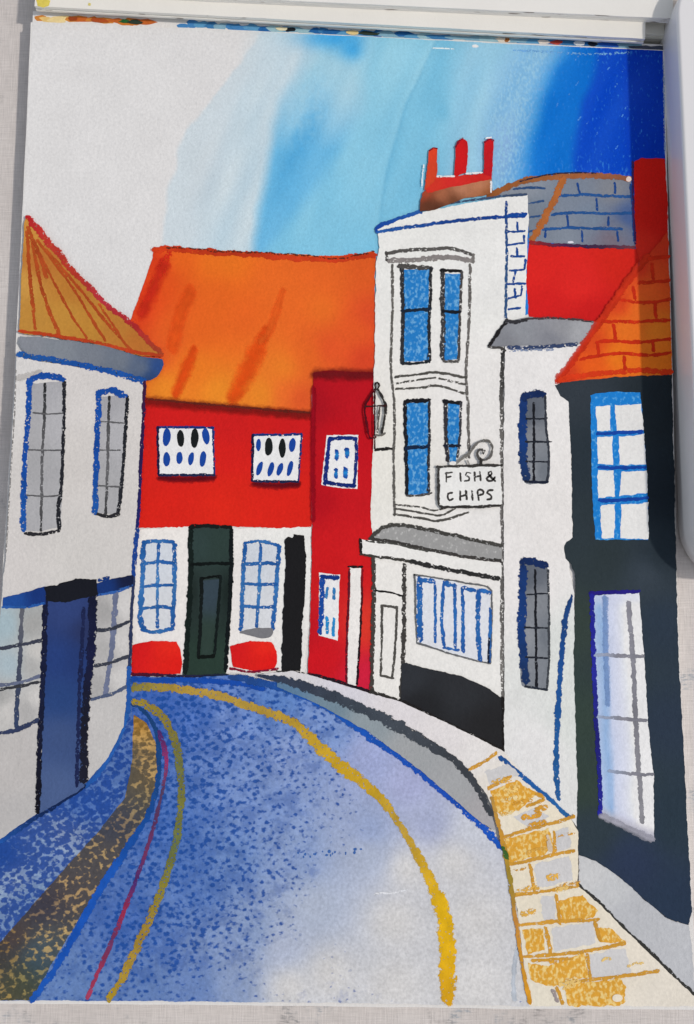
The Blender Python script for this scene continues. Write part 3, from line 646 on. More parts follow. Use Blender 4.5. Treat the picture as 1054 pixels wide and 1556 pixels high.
# ================================================================== DARK CORNER BUILDING
cb = Paint('painted_corner_building', label='dark slate-coloured corner building with an orange tiled roof and tall windows in the painting')
cb.fill([(843, 586), (855, 580), (900, 575), (950, 570), (1020, 567), (1022, 640), (1024, 700), (1027, 850), (1031, 1000), (1039, 1150), (1047, 1300), (1051, 1385), (1046, 1406), (1015, 1396), (985, 1372), (940, 1332), (905, 1308), (876, 1298), (877, 1200), (872, 1000), (874, 900), (873, 872), (868, 858), (860, 848), (856, 833), (861, 823), (870, 816), (868, 700), (864, 610), (852, 602)],
        [(870, 590, (50, 58, 66)), (880, 700, (40, 50, 58)), (890, 800, (44, 54, 60)), (1000, 620, (34, 42, 48)), (1000, 750, (30, 38, 46)), (1000, 850, (36, 46, 54)), (920, 850, (44, 54, 58)), (885, 950, (50, 62, 58)), (890, 1100, (50, 64, 58)), (1005, 950, (42, 54, 68)), (1010, 1100, (42, 54, 70)), (900, 1260, (46, 58, 66)), (960, 1310, (42, 54, 78)), (1020, 1250, (40, 54, 66)), (1020, 1380, (38, 52, 72)), (985, 870, (56, 66, 76)), (885, 1200, (50, 64, 58))], sp=7)
tr = Paint('tiled_roof', cb.o)
tr.fill([(843, 581), (870, 547), (905, 497), (935, 455), (965, 410), (985, 388), (1015, 352), (1017, 420), (1019, 500), (1021, 569), (950, 572), (900, 576), (860, 581)],
        [(860, 573, (206, 60, 30)), (900, 520, (212, 72, 28)), (940, 460, (212, 66, 30)), (975, 405, (208, 52, 30)), (1005, 380, (208, 58, 32)), (995, 410, (216, 76, 34)), (985, 440, (226, 92, 36)), (950, 500, (232, 112, 34)), (1000, 500, (236, 124, 36)), (940, 540, (238, 116, 28)), (1000, 550, (236, 116, 30)), (900, 560, (228, 92, 28)), (970, 470, (232, 106, 36))])
RD = (196, 46, 22)
tr.line([(846, 578), (872, 545), (905, 497), (935, 455), (965, 412), (985, 390)], 13, (206, 52, 28), .15, soft=.4)
for p in ([(985, 393), (1016, 390)], [(970, 430), (1000, 428), (1017, 426)], [(945, 456), (980, 460), (1018, 455)], [(915, 488), (960, 489), (1018, 486)], [(906, 520), (930, 518), (970, 520), (1018, 515)], [(882, 546), (910, 540), (950, 537), (985, 540), (1019, 536)]): tr.line(p, 6, RD, .25)
tr.line([(850, 577), (890, 570), (930, 566), (980, 563), (1020, 566)], 9, (210, 58, 26), .3)
for p in ([(990, 400), (993, 424)], [(962, 436), (964, 454)], [(995, 463), (996, 482)], [(932, 493), (935, 514)], [(908, 523), (909, 538)], [(992, 519), (993, 533)], [(948, 542), (949, 560)]): tr.line(p, 6, RD, .2)
cw = Paint('window', cb.o, 'upper window with a bright blue frame')
cw.fill([(897, 601), (905, 598), (935, 595), (973, 596), (977, 650), (983, 720), (985, 820), (905, 820), (900, 760), (898, 680)], (28, 124, 204), (90, 165, 220), .86, mat=CRAY, rim=1)
for q in ([(905, 616), (926, 616), (928, 654), (907, 655)], [(934, 616), (974, 614), (977, 653), (938, 655)], [(908, 664), (930, 663), (931, 706), (908, 706)], [(940, 664), (979, 660), (981, 705), (941, 706)], [(908, 715), (932, 714), (934, 754), (909, 757)], [(944, 717), (983, 715), (984, 749), (941, 754)], [(912, 768), (934, 766), (933, 818), (914, 818)], [(944, 767), (985, 764), (985, 819), (942, 818)]):
    cw.fill(q, (229, 226, 224), rim=1, wob=1.6)
for p in ([(908, 659), (935, 658), (975, 656)], [(909, 710), (940, 711), (981, 710)], [(910, 760), (940, 760), (984, 757)]): cw.line(p, 6, (22, 68, 158), .15)
def lilac(X, Y):
    xl_ = np.interp(Y, [900, 1000, 1100, 1242], [898, 903, 906, 912]); xr_ = np.interp(Y, [900, 1050, 1180, 1279], [970, 982, 993, 994])
    wv = np.array([noise.noise(Vector((x*.05, y*.012, 4.))) for x, y in zip(X, Y)])
    u = np.clip((X-xl_)/(xr_-xl_)+wv*.07, 0, 1); st_ = [0, .1, .22, .3, .5, .62, .7, 1]
    C = np.stack([np.interp(u, st_, c) for c in ((176, 160, 142, 196, 208, 218, 236, 238), (192, 184, 174, 204, 212, 221, 235, 236), (222, 218, 214, 226, 231, 232, 234, 234))], 1)
    b = np.clip((Y-(1222+(X-912)*.42))/14, 0, 1)[:, None]; t_ = np.clip((925-Y)/14, 0, 1)[:, None]*.6
    C = C*(1-b)+np.array([178., 178., 190.])*b
    return C*(1-t_)+np.array([200., 206., 224.])*t_
lw = Paint('window', cb.o, 'tall lower window with lilac shading')
lw.fill([(898, 905), (970, 900), (975, 950), (982, 1050), (986, 1120), (993, 1180), (994, 1279), (970, 1268), (945, 1256), (912, 1242), (908, 1150), (903, 1000)],
        lilac, sp=5, rim=1)
lw.line([(897, 901), (930, 900), (971, 899)], 7, (36, 30, 120), .1).line([(899, 905), (902, 1000), (906, 1100), (911, 1180), (912, 1238)], 8, [(34, 36, 140), (40, 44, 150), (32, 32, 110), (38, 40, 150)], .2)
lw.line([(919, 908), (920, 980), (923, 1070)], 10, (120, 150, 196), .3, soft=.6)
lw.line([(954, 915), (960, 980), (964, 1060), (968, 1130), (972, 1190), (976, 1250)], 8.5, [(140, 140, 150), (124, 124, 132), (140, 140, 146)], .08, soft=.2)
for p in ([(904, 995), (940, 996), (978, 998)], [(908, 1089), (945, 1092), (982, 1095)], [(925, 1171), (960, 1176), (992, 1177)]): lw.line(p, 6, [(150, 164, 190), (130, 130, 140), (118, 118, 126)], .12)
lw.line([(914, 1240), (945, 1254), (990, 1276)], 12, (160, 160, 172), .1, soft=.6)
pln = Paint('plinth', cb.o, 'pale grey plinth')
pln.fill([(877, 1298), (905, 1308), (940, 1332), (985, 1373), (1015, 1397), (1046, 1407), (1051, 1440), (1056, 1512), (1020, 1480), (985, 1445), (950, 1412), (915, 1377), (877, 1346)], [(900, 1330, (196, 197, 198)), (960, 1390, (178, 180, 184)), (1030, 1450, (182, 184, 188)), (930, 1350, (188, 190, 192))])
pln.line([(877, 1298), (877, 1325), (877, 1346)], 6, (96, 92, 88), .2).line([(877, 1346), (905, 1368), (930, 1394), (960, 1423), (985, 1446), (1020, 1480), (1056, 1513)], 8, (54, 54, 52), .25)

# ================================================================== ROAD, KERB AND PAVEMENTS
rd = Paint('painted_road', label='curving road painted in flecked blue that fades to bare paper')
rd.fill([(198, 1027), (280, 1030), (350, 1026), (420, 1036), (480, 1060), (530, 1090), (600, 1140), (660, 1185), (700, 1220), (752, 1270), (772, 1310), (787, 1390), (797, 1470), (806, 1529), (500, 1524), (200, 1521), (-33, 1520), (-27, 1400), (-20, 1280), (0, 1275), (55, 1237), (130, 1190), (165, 1150), (188, 1100), (194, 1050)],
        [(240, 1080, (73, 107, 181)), (300, 1080, (81, 115, 185)), (350, 1100, (118, 144, 198)), (450, 1150, (133, 153, 197)), (420, 1060, (91, 128, 190)), (500, 1110, (120, 146, 196)), (560, 1150, (153, 163, 202)), (620, 1190, (161, 167, 202)), (650, 1250, (163, 171, 200)), (720, 1260, (194, 198, 208)), (560, 1260, (145, 160, 195)), (560, 1300, (166, 176, 197)), (620, 1320, (203, 202, 201)), (600, 1400, (203, 202, 201)), (720, 1400, (203, 202, 201)), (720, 1500, (203, 202, 201)), (500, 1480, (203, 202, 201)), (600, 1500, (203, 202, 201)), (440, 1500, (203, 202, 201)), (350, 1500, (133, 151, 186)), (300, 1500, (102, 128, 179)), (280, 1300, (84, 117, 179)), (300, 1350, (92, 123, 181)), (220, 1500, (96, 124, 176)), (120, 1500, (97, 126, 177)), (250, 1250, (77, 113, 182)), (430, 1440, (169, 178, 198)), (350, 1300, (107, 136, 188)), (450, 1300, (133, 153, 192)), (480, 1380, (171, 181, 200)), (380, 1420, (133, 153, 190)), (400, 1230, (120, 145, 195)), (200, 1400, (76, 109, 175)), (690, 1310, (203, 202, 201))],  # bare-paper greys are toned down: dimmer light painted into the colour
        (26, 72, 148), lambda X, Y: 1-np.maximum(0, -.07+1.1*field([(250, 1090, .58), (320, 1090, .50), (240, 1150, .60), (300, 1180, .50), (400, 1100, .40), (470, 1100, .34), (450, 1150, .28), (520, 1150, .14), (560, 1160, .02), (640, 1210, .0), (600, 1250, .0), (500, 1230, .2), (450, 1250, .24), (400, 1200, .36), (330, 1250, .44), (300, 1300, .5), (300, 1400, .5), (360, 1350, .42), (420, 1330, .28), (500, 1300, .08), (550, 1330, .0), (480, 1390, .03), (420, 1400, .2), (430, 1460, .0), (350, 1440, .34), (340, 1500, .08), (250, 1500, .22), (260, 1450, .5), (600, 1420, .0), (700, 1400, .0), (200, 1450, .44), (130, 1480, .3), (100, 1510, .15)])(X, Y)[:, 0]), mat=ROAD, sp=5, rim=1)
rd.line([(570, 1358), (600, 1356), (618, 1352)], 4, (214, 216, 220), .8).line([(796, 1465), (786, 1440), (780, 1490), (782, 1520)], 8, (190, 198, 208), .2, soft=.4)
for i in range(20):
    px = 450+random.random()*100; rd.drop(px, 1300-(px-450)*.08+random.uniform(-4, 4), random.uniform(1, 2.6), random.uniform(1, 2.4), (60, 100, 165))
lp = Paint('painted_footway', label='dark blue footway painted in front of the white cottage with a blue door')
lp.fill([(192, 1060), (199, 1075), (203, 1110), (201, 1160), (190, 1205), (150, 1262), (80, 1342), (30, 1400), (-28, 1462), (-20, 1280), (0, 1275), (55, 1237), (130, 1190), (165, 1150), (187, 1105)],
        [(195, 1120, (93, 122, 176)), (180, 1170, (100, 130, 180)), (120, 1220, (87, 122, 182)), (60, 1290, (142, 166, 197)), (20, 1340, (165, 183, 200)), (100, 1270, (165, 181, 200)), (40, 1370, (131, 158, 187)), (0, 1300, (76, 109, 166))],
        (24, 64, 140), lambda X, Y: 1-np.minimum(.95, .12+field([(195, 1100, .45), (185, 1170, .5), (130, 1205, .75), (100, 1230, .72), (120, 1260, .62), (60, 1290, .66), (20, 1340, .58), (20, 1290, .82), (0, 1290, .9), (70, 1330, .6), (10, 1400, .7), (160, 1230, .7)])(X, Y)[:, 0]), mat=ROAD, sp=5, rim=1)
lp.line([(196, 1060), (190, 1095), (172, 1140), (145, 1180), (128, 1196)], 8, [(40, 96, 168), (40, 90, 165), (34, 84, 160)], .2).line([(128, 1195), (95, 1216), (58, 1240), (0, 1278)], 9, [(20, 36, 74), (18, 40, 84), (34, 82, 158)], .35)
tb = Paint('cobbled_strip', lp.o, 'brown and ochre strip of cobbles')
tb.fill([(203, 1086), (222, 1098), (237, 1130), (241, 1175), (234, 1220), (210, 1262), (172, 1312), (122, 1392), (80, 1462), (46, 1520), (-33, 1520), (-28, 1462), (0, 1432), (80, 1340), (150, 1262), (190, 1212), (200, 1160)],
        [(210, 1095, (175, 129, 59)), (225, 1130, (201, 161, 96)), (228, 1170, (212, 173, 107)), (215, 1220, (181, 158, 110)), (205, 1150, (133, 113, 81)), (170, 1260, (150, 127, 99)), (160, 1295, (212, 178, 116)), (110, 1350, (210, 173, 115)), (60, 1380, (144, 121, 96)), (80, 1430, (212, 180, 115)), (40, 1490, (164, 152, 96)), (0, 1440, (154, 121, 67)), (10, 1515, (195, 161, 86)), (0, 1500, (154, 130, 86))],
        [(210, 1100, (129, 96, 44)), (200, 1160, (72, 72, 68)), (225, 1160, (79, 72, 61)), (180, 1250, (44, 56, 75)), (130, 1310, (46, 56, 72)), (60, 1370, (44, 49, 67)), (20, 1420, (55, 51, 60)), (60, 1450, (29, 67, 89)), (20, 1500, (51, 61, 56)), (-10, 1460, (43, 51, 60))],
        lambda X, Y: 1-np.minimum(.93, .1+1*field([(210, 1100, .45), (225, 1150, .5), (200, 1180, .8), (170, 1270, .85), (190, 1270, .66), (120, 1320, .82), (100, 1380, .68), (60, 1380, .86), (30, 1400, .82), (60, 1450, .74), (20, 1490, .78)])(X, Y)[:, 0]), mat=ROAD, sp=5, rim=1)
kb = Paint('kerb_line', rd.o)
kb.line([(200, 1070, .6), (213, 1076, .7), (228, 1092, .7), (238, 1118, .7), (242, 1160, .75), (237, 1200, .8), (225, 1238, .9), (190, 1294, 1.2), (150, 1354, 1.2), (112, 1424, 1.2), (78, 1480, 1.1), (48, 1520, .9)], 11, [(26, 62, 110), (26, 66, 120), (24, 74, 150), (28, 84, 176), (24, 78, 170), (30, 84, 170)], .22)
rl = Paint('red_line', rd.o)
rl.line([(241, 1112, .9), (250, 1140, 1.5), (252, 1165, .8), (246, 1205, .8), (238, 1240, .9), (225, 1285, 1), (207, 1335, 1), (180, 1405, 1.1), (150, 1475, 1.1), (132, 1517, .9)], 7, [(70, 40, 100), (150, 50, 100), (80, 60, 90), (90, 50, 90), (110, 50, 90), (70, 40, 100), (150, 44, 74), (100, 50, 90), (150, 50, 80), (160, 60, 90)], .4)
yl = Paint('yellow_line', rd.o, 'thin olive yellow line')
yl.line([(203, 1066, 1), (225, 1073, 1), (248, 1092, 1), (264, 1122, 1), (275, 1180, .9), (273, 1240, .9), (262, 1300, 1), (238, 1370, 1.05), (212, 1430, 1.05), (186, 1485, 1), (165, 1519, .8)], 13.5, [(150, 128, 44), (128, 116, 52), (104, 108, 62), (116, 116, 56), (98, 108, 66), (130, 122, 48), (150, 124, 50), (160, 132, 52), (166, 138, 40)], .48)
y2 = Paint('yellow_line', rd.o, 'broad mustard yellow line sweeping round the bend')
y2.line([(203, 1044, .8), (250, 1044, .8), (300, 1051, .8), (350, 1063, .8), (400, 1081, .8), (445, 1098, .85), (480, 1130, 1.1), (520, 1165, 1.15), (556, 1194, 1.05), (580, 1215, .8), (605, 1250, .6), (630, 1292, .7), (650, 1330, .95), (664, 1360, 1.35), (674, 1392, 1.45), (679, 1440, 1.45), (680, 1519, 1.4)], 18, [(130, 122, 60), (168, 138, 60), (176, 146, 66), (168, 138, 56), (184, 150, 48), (196, 158, 40), (190, 154, 40), (180, 148, 60), (200, 160, 42), (216, 172, 26), (214, 168, 26), (204, 154, 28)], .3)
yb = Paint('blue_edge', rd.o)
yb.line([(200, 1032), (240, 1034), (290, 1034), (350, 1037), (400, 1046)], 9, (24, 72, 160), .3).line([(350, 1028), (400, 1038), (460, 1057), (520, 1090), (570, 1126), (610, 1152), (660, 1192), (700, 1226), (740, 1263), (764, 1290)], 12, [(36, 66, 120), (30, 84, 170), (26, 78, 168), (30, 76, 174), (28, 84, 180)], .3)
pv = Paint('painted_pavement', label='pavement painted along the shops, with ochre and grey paving slabs where it comes near')
pv.fill([(398, 1024), (420, 1021), (445, 1020), (467, 1025), (500, 1034), (563, 1054), (610, 1067), (700, 1109), (764, 1141), (800, 1184), (835, 1215), (866, 1243), (878, 1262), (878, 1346), (915, 1378), (950, 1413), (985, 1447), (1020, 1482), (1057, 1515), (1060, 1529), (804, 1529), (796, 1470), (786, 1380), (768, 1296), (752, 1235), (738, 1205), (700, 1160), (670, 1134), (620, 1104), (560, 1076), (500, 1055), (450, 1038)],
        [(440, 1028, (208, 206, 208)), (520, 1052, (206, 204, 212)), (600, 1085, (212, 208, 210)), (680, 1125, (216, 212, 212)), (720, 1150, (220, 217, 215)), (750, 1190, (222, 216, 206)), (800, 1240, (224, 215, 194)), (820, 1330, (222, 213, 192)), (860, 1420, (220, 212, 194)), (820, 1500, (220, 213, 196)), (960, 1470, (221, 213, 198)), (1000, 1510, (220, 213, 200)), (860, 1270, (226, 217, 196))], rim=1)
GR = (199, 198, 198); YE = (212, 156, 56)
ar.line([(759, 1150), (775, 1163), (800, 1185), (835, 1214), (864, 1242)], 8, [(36, 80, 140), (36, 92, 160), (40, 96, 150)], .15)
def slab(q, c, d=1., c2=(228, 198, 128), lab=None):
    b = Paint('paving_slab', pv.o); b.fill(q, c, c2, d, mat=CRAY, wob=2.8, rim=1); return b
for q in ([(737, 1172), (770, 1160), (788, 1176), (765, 1190), (745, 1196)], [(778, 1240), (812, 1228), (834, 1242), (800, 1256)], [(812, 1313), (866, 1300), (871, 1338), (816, 1350)], [(822, 1362), (841, 1360), (845, 1398), (826, 1400)], [(838, 1410), (900, 1401), (906, 1433), (842, 1446)], [(896, 1450), (950, 1440), (958, 1478), (898, 1488)], [(800, 1250), (828, 1244), (836, 1252), (806, 1262)], [(842, 1264), (862, 1256), (868, 1288), (846, 1294)]): slab(q, GR)
for q in ([(744, 1202), (785, 1186), (816, 1206), (795, 1226), (762, 1240), (750, 1226)], [(766, 1274), (834, 1258), (842, 1284), (826, 1300), (772, 1312)], [(850, 1368), (884, 1360), (908, 1384), (900, 1394), (852, 1403)], [(792, 1413), (824, 1410), (828, 1444), (800, 1450)], [(906, 1410), (928, 1412), (952, 1432), (912, 1432)], [(802, 1463), (835, 1468), (888, 1448), (894, 1484), (838, 1500), (808, 1490)], [(857, 1496), (944, 1487), (952, 1500), (950, 1522), (935, 1529), (862, 1529)]): slab(q, YE, .66)
jt = Paint('joint_lines', pv.o); OC = (198, 146, 56)
for p in ([(711, 1170), (735, 1158), (754, 1144)], [(742, 1198), (776, 1180)], [(766, 1272), (810, 1258), (850, 1248), (872, 1240)], [(842, 1264), (843, 1298)], [(773, 1314), (820, 1304), (872, 1292)], [(805, 1314), (812, 1356)], [(782, 1360), (830, 1354), (878, 1346)], [(845, 1360), (851, 1404)], [(787, 1406), (850, 1400), (908, 1398)], [(829, 1409), (837, 1450)], [(903, 1400), (912, 1430)], [(796, 1454), (870, 1448), (950, 1434)], [(892, 1450), (897, 1486)], [(866, 1492), (940, 1484), (1000, 1475)], [(846, 1500), (854, 1524)], [(808, 1460), (870, 1456)], [(815, 1206), (826, 1214), (800, 1226)]): jt.line(p, 6, OC, .35)
for q in range(22):
    yy = random.uniform(1190, 1522); xa = float(np.interp(yy, [1190, 1240, 1300, 1390, 1470, 1529], [742, 756, 772, 788, 799, 806])); xb = float(np.interp(yy, [1190, 1262, 1346, 1413, 1480, 1529], [790, 868, 868, 935, 985, 960]))
    xx = random.uniform(xa+4, xb-20); ln = random.uniform(12, 34)
    jt.line([(xx, yy), (xx+ln*.5, yy-ln*.1+random.uniform(-3, 3)), (xx+ln, yy-ln*.2)], random.uniform(4, 11), random.choice([(224, 190, 116), (216, 168, 76), (228, 204, 150), (206, 150, 54)]), random.uniform(.55, .95))
jt.drop(938, 1517, 8, 6, (226, 216, 196)).line([(840, 1505), (846, 1522)], 7, (150, 140, 140), .4).line([(832, 1270), (836, 1292)], 7, (196, 180, 160), .4)
jt.line([(747, 1212, .7), (760, 1262, 1), (772, 1320, 1), (783, 1395, .9), (793, 1465, .9), (805, 1524, .9)], 8, [(180, 140, 70), (190, 138, 50), (150, 130, 50), (184, 128, 60), (200, 142, 44), (204, 144, 40)], .2)
jt.line([(764, 1288), (770, 1304)], 7, (60, 96, 44), .3)
kg = Paint('kerb', pv.o, 'grey kerb with a dark upper edge')
kg.fill([(420, 1032), (480, 1049), (540, 1072), (600, 1098), (650, 1124), (690, 1154), (722, 1192), (748, 1240), (752, 1262), (730, 1250), (690, 1214), (640, 1172), (600, 1142), (560, 1112), (520, 1090), (470, 1064), (420, 1044)],
        [(440, 1042, (89, 120, 148)), (500, 1068, (111, 132, 146)), (560, 1098, (139, 150, 156)), (620, 1140, (156, 159, 161)), (690, 1195, (159, 161, 163)), (735, 1240, (163, 161, 163))], (190, 200, 206), 1., mat=WASH, rim=1)
kg.line([(392, 1026, .3), (440, 1036, .8), (500, 1056, 1.1), (560, 1082, 1.1), (610, 1107, 1.2), (645, 1127, 1), (681, 1149, .7), (707, 1172, .8), (728, 1203, .7), (746, 1238, .5)], 17, [(48, 58, 80), (54, 62, 76), (62, 70, 80), (66, 72, 80), (58, 62, 68), (62, 66, 72)], .08)

# ================================================================== WHITE COTTAGE
co = Paint('painted_cottage', label='white cottage with a brown conical roof and a blue door in the painting')
co.fill([(25, 541), (60, 549), (100, 554), (140, 561), (180, 571), (221, 579), (219, 620), (217, 680), (213, 740), (210, 800), (206, 860), (202, 900), (200, 970), (197, 1020), (193, 1062), (187, 1105), (165, 1150), (130, 1190), (55, 1237), (0, 1275), (-20, 1284), (-14, 1130), (2, 905), (8, 850), (17, 690)],
        [(120, 590, (205, 201, 198)), (30, 600, (210, 208, 206)), (110, 700, (202, 198, 194)), (200, 700, (206, 202, 198)), (110, 850, (200, 197, 193)), (20, 860, (202, 198, 195)), (20, 1180, (183, 180, 178)), (160, 1100, (190, 188, 186)), (30, 1230, (178, 176, 175))], rim=1, sp=8)  # grey wash; its lower part is darkened further to paint in the light falloff
co.line([(24, 560), (22, 620), (18, 690), (13, 770), (9, 840)], 2.4, (128, 126, 124), .8).line([(28, 575), (60, 566)], 12, (190, 187, 184), .3, soft=.7)
cr = Paint('roof', co.o)
cr.fill([(40, 327), (60, 352), (85, 380), (105, 405), (130, 430), (160, 460), (195, 488), (225, 516), (247, 541), (215, 541), (180, 532), (130, 519), (80, 511), (29, 506), (31, 450), (34, 380), (37, 335)],
        [(40, 350, (196, 138, 62)), (34, 430, (196, 146, 70)), (60, 400, (176, 106, 46)), (50, 480, (184, 132, 58)), (100, 480, (184, 132, 56)), (140, 500, (182, 128, 52)), (110, 440, (178, 116, 48)), (170, 500, (180, 118, 50)), (210, 525, (180, 108, 46))])
for p, w in (([(41, 352), (45, 420), (50, 470), (53, 500)], 6.5), ([(46, 352), (58, 415), (72, 465), (89, 507)], 6), ([(52, 370), (85, 435), (112, 485), (132, 514)], 4.5), ([(56, 365), (105, 430), (135, 478), (160, 518)], 5), ([(70, 380), (120, 438), (152, 478), (172, 502), (198, 531)], 5), ([(150, 462), (170, 492), (185, 515)], 4), ([(42, 345), (60, 390), (70, 420)], 7)):
    cr.line(p, w, [(176, 78, 34), (160, 66, 30), (170, 74, 34)], .3)
cr.line([(41, 329, .9), (60, 353, 1.2), (85, 381, 1), (105, 406, 1), (130, 431, .9), (160, 461, .9), (195, 489, .9), (225, 517, .9), (245, 539, .8)], 11, [(176, 36, 40), (180, 56, 46), (172, 52, 40), (176, 48, 60), (168, 42, 44), (160, 66, 40)], .3, wob=1.5)
cr.line([(29, 503), (60, 507), (100, 513), (150, 521), (200, 534), (247, 541)], 6, (178, 62, 32), .25)
ea = Paint('eaves', co.o, 'grey eaves edged with blue')
ea.fill([(30, 511), (60, 512), (110, 518), (160, 526), (210, 541), (246, 546), (248, 555), (240, 570), (228, 578), (215, 577), (180, 566), (140, 557), (100, 550), (60, 545), (40, 537), (27, 521)], [(45, 520, (130, 134, 142)), (90, 530, (124, 130, 138)), (140, 542, (116, 122, 132)), (180, 548, (108, 116, 128)), (215, 560, (92, 104, 124)), (240, 558, (44, 74, 130)), (228, 574, (40, 66, 112))])
ea.line([(28, 538), (60, 544), (100, 550), (140, 558), (180, 568), (218, 579)], 10, [(34, 88, 160), (26, 76, 152), (28, 80, 156)], .4)
ew = Paint('outline', co.o)
ew.line([(220, 580), (217, 640), (214, 700), (211, 760), (208, 805)], 6, [(60, 26, 60), (40, 26, 72), (26, 36, 96)], .15).line([(208, 805), (204, 850), (202, 880)], 8, (26, 62, 134), .3).line([(203, 878), (200, 930), (198, 980), (196, 1020)], 6, (42, 52, 84), .2).line([(196, 1015), (195, 1050), (195, 1082)], 8, (36, 84, 156), .15)
def cottage_window(fillp, left, top, right, bottom, mul, hz):
    p = Paint('window', co.o)
    p.fill(fillp, [(fillp[0][0], fillp[0][1], (160, 160, 164)), (fillp[1][0], fillp[1][1]+60, (172, 172, 175)), (fillp[-2][0], fillp[-2][1], (164, 164, 166))], rim=1)
    p.line(right, 6.5, (34, 36, 42), .35).line(bottom, 6, (40, 40, 44), .3)
    p.line(mul, 5, [(40, 42, 44), (84, 84, 86), (96, 96, 98), (60, 60, 62)], .35)
    for h in hz: p.line(h, 2.8, (92, 92, 94), .3)
    p.line(left, 10, [BLUE, (22, 70, 150), (30, 84, 160)], .3).line(top, 11, (24, 74, 154), .2)
cottage_window([(46, 583), (97, 580), (97, 620), (96, 680), (94, 740), (92, 800), (60, 808), (38, 806), (41, 750), (42, 690), (45, 640)], [(45, 582), (42, 640), (38, 690), (36, 740), (35, 806)], [(43, 580), (55, 573), (75, 571), (97, 577)], [(97, 580), (97, 640), (95, 690), (93, 740), (89, 770), (90, 805)], [(38, 810), (60, 812), (90, 806)], [(68, 583), (67, 640), (64, 690), (63, 750), (62, 806)], [[(50, 627), (72, 629), (95, 628)], [(43, 684), (70, 684), (93, 684)], [(40, 752), (65, 754), (92, 753)]])
cottage_window([(150, 603), (192, 600), (190, 660), (186, 710), (182, 760), (178, 782), (146, 780), (146, 720), (148, 650)], [(150, 600), (148, 650), (146, 700), (144, 778)], [(150, 597), (170, 593), (189, 602)], [(193, 602), (190, 660), (186, 720), (179, 780)], [(145, 780), (162, 785), (180, 781)], [(166, 603), (164, 660), (163, 720), (160, 782)], [[(152, 640), (190, 643)], [(150, 684), (183, 684)], [(148, 738), (183, 740)]])
s1 = Paint('shop_window', co.o)
s1.fill([(1, 922), (65, 920), (62, 1005), (57, 1093), (30, 1107), (-14, 1116), (-6, 1000)], [(10, 950, (160, 180, 188)), (15, 1010, (165, 182, 190)), (45, 950, (160, 160, 158)), (55, 990, (196, 194, 190)), (45, 1010, (170, 170, 168)), (55, 1060, (198, 196, 193)), (40, 1080, (168, 167, 166)), (12, 1080, (194, 192, 189)), (0, 1060, (160, 160, 158))], sp=5, rim=1)
s1.line([(33, 925), (30, 1000), (27, 1050), (24, 1105)], 8, [(96, 98, 106), (66, 72, 90), (48, 62, 92)], .15).line([(-6, 986), (30, 980), (66, 972)], 7, (58, 62, 76), .25).line([(-9, 1051), (0, 1048), (30, 1042), (62, 1036)], 5, (52, 54, 60), .3).line([(-8, 1043), (30, 1037), (64, 1026)], 6, (96, 104, 128), .35).line([(-14, 1117), (0, 1114), (30, 1108), (58, 1094)], 8, (48, 58, 88), .2)
s2 = Paint('shop_window', co.o)
s2.fill([(148, 906), (198, 892), (195, 965), (190, 1046), (160, 1056), (138, 1062), (141, 985)], [(158, 930, (160, 159, 158)), (155, 985, (170, 169, 168)), (188, 920, (202, 200, 198)), (185, 975, (200, 198, 196)), (180, 1030, (200, 198, 196)), (148, 1040, (166, 165, 164)), (160, 1010, (176, 175, 174))], sp=5, rim=1)
s2.line([(176, 900), (170, 980), (160, 1056)], 9, (104, 112, 138), .15).line([(147, 958), (170, 955), (196, 945)], 6, (54, 58, 70), .25).line([(143, 1012), (165, 1008), (194, 997)], 6.5, (58, 62, 74), .25).line([(139, 1063), (165, 1056), (191, 1044)], 6, (76, 88, 116), .3)
cd = Paint('door', co.o, 'navy blue door with a black surround')
cd.fill([(69, 908), (142, 904), (139, 1000), (133, 1100), (128, 1196), (95, 1216), (56, 1238), (62, 1150), (66, 1050)], [(100, 930, (48, 66, 118)), (90, 1000, (38, 62, 120)), (90, 1060, (40, 66, 118)), (90, 1120, (60, 80, 124)), (80, 1200, (72, 92, 134)), (110, 1000, (36, 56, 108)), (132, 960, (40, 50, 88))])
cd.line([(69, 897), (67, 980), (64, 1050), (60, 1130), (57, 1234)], 9, [(22, 26, 50), (24, 30, 56), (18, 18, 26)], .2).line([(141, 905), (139, 980), (132, 1050), (128, 1110), (127, 1186)], 15, [(22, 26, 48), (24, 28, 60), (26, 28, 40), (28, 30, 44)], .15).line([(127, 925), (123, 1000), (120, 1060), (118, 1130), (116, 1195)], 7, (28, 36, 72), .4)
fc = Paint('fascia', co.o, 'dark blue fascia board')
fc.fill([(4, 909), (40, 899), (69, 891), (69, 918), (35, 924), (3, 924)], [(20, 912, (32, 74, 146)), (60, 905, (24, 52, 116))]).fill([(146, 886), (170, 879), (203, 874), (201, 891), (175, 899), (147, 906)], [(160, 892, (24, 52, 112)), (195, 882, (22, 30, 60))])
fc.fill([(67, 892), (95, 887), (112, 880), (122, 879), (146, 881), (148, 904), (130, 909), (100, 917), (70, 914)], (24, 26, 34), wob=2)
fc.line([(5, 922), (40, 922), (66, 917)], 5, (40, 88, 160), .5).line([(150, 904), (175, 899), (200, 890)], 5, (46, 90, 160), .5).line([(150, 882), (165, 878)], 6, (24, 56, 120), .5)

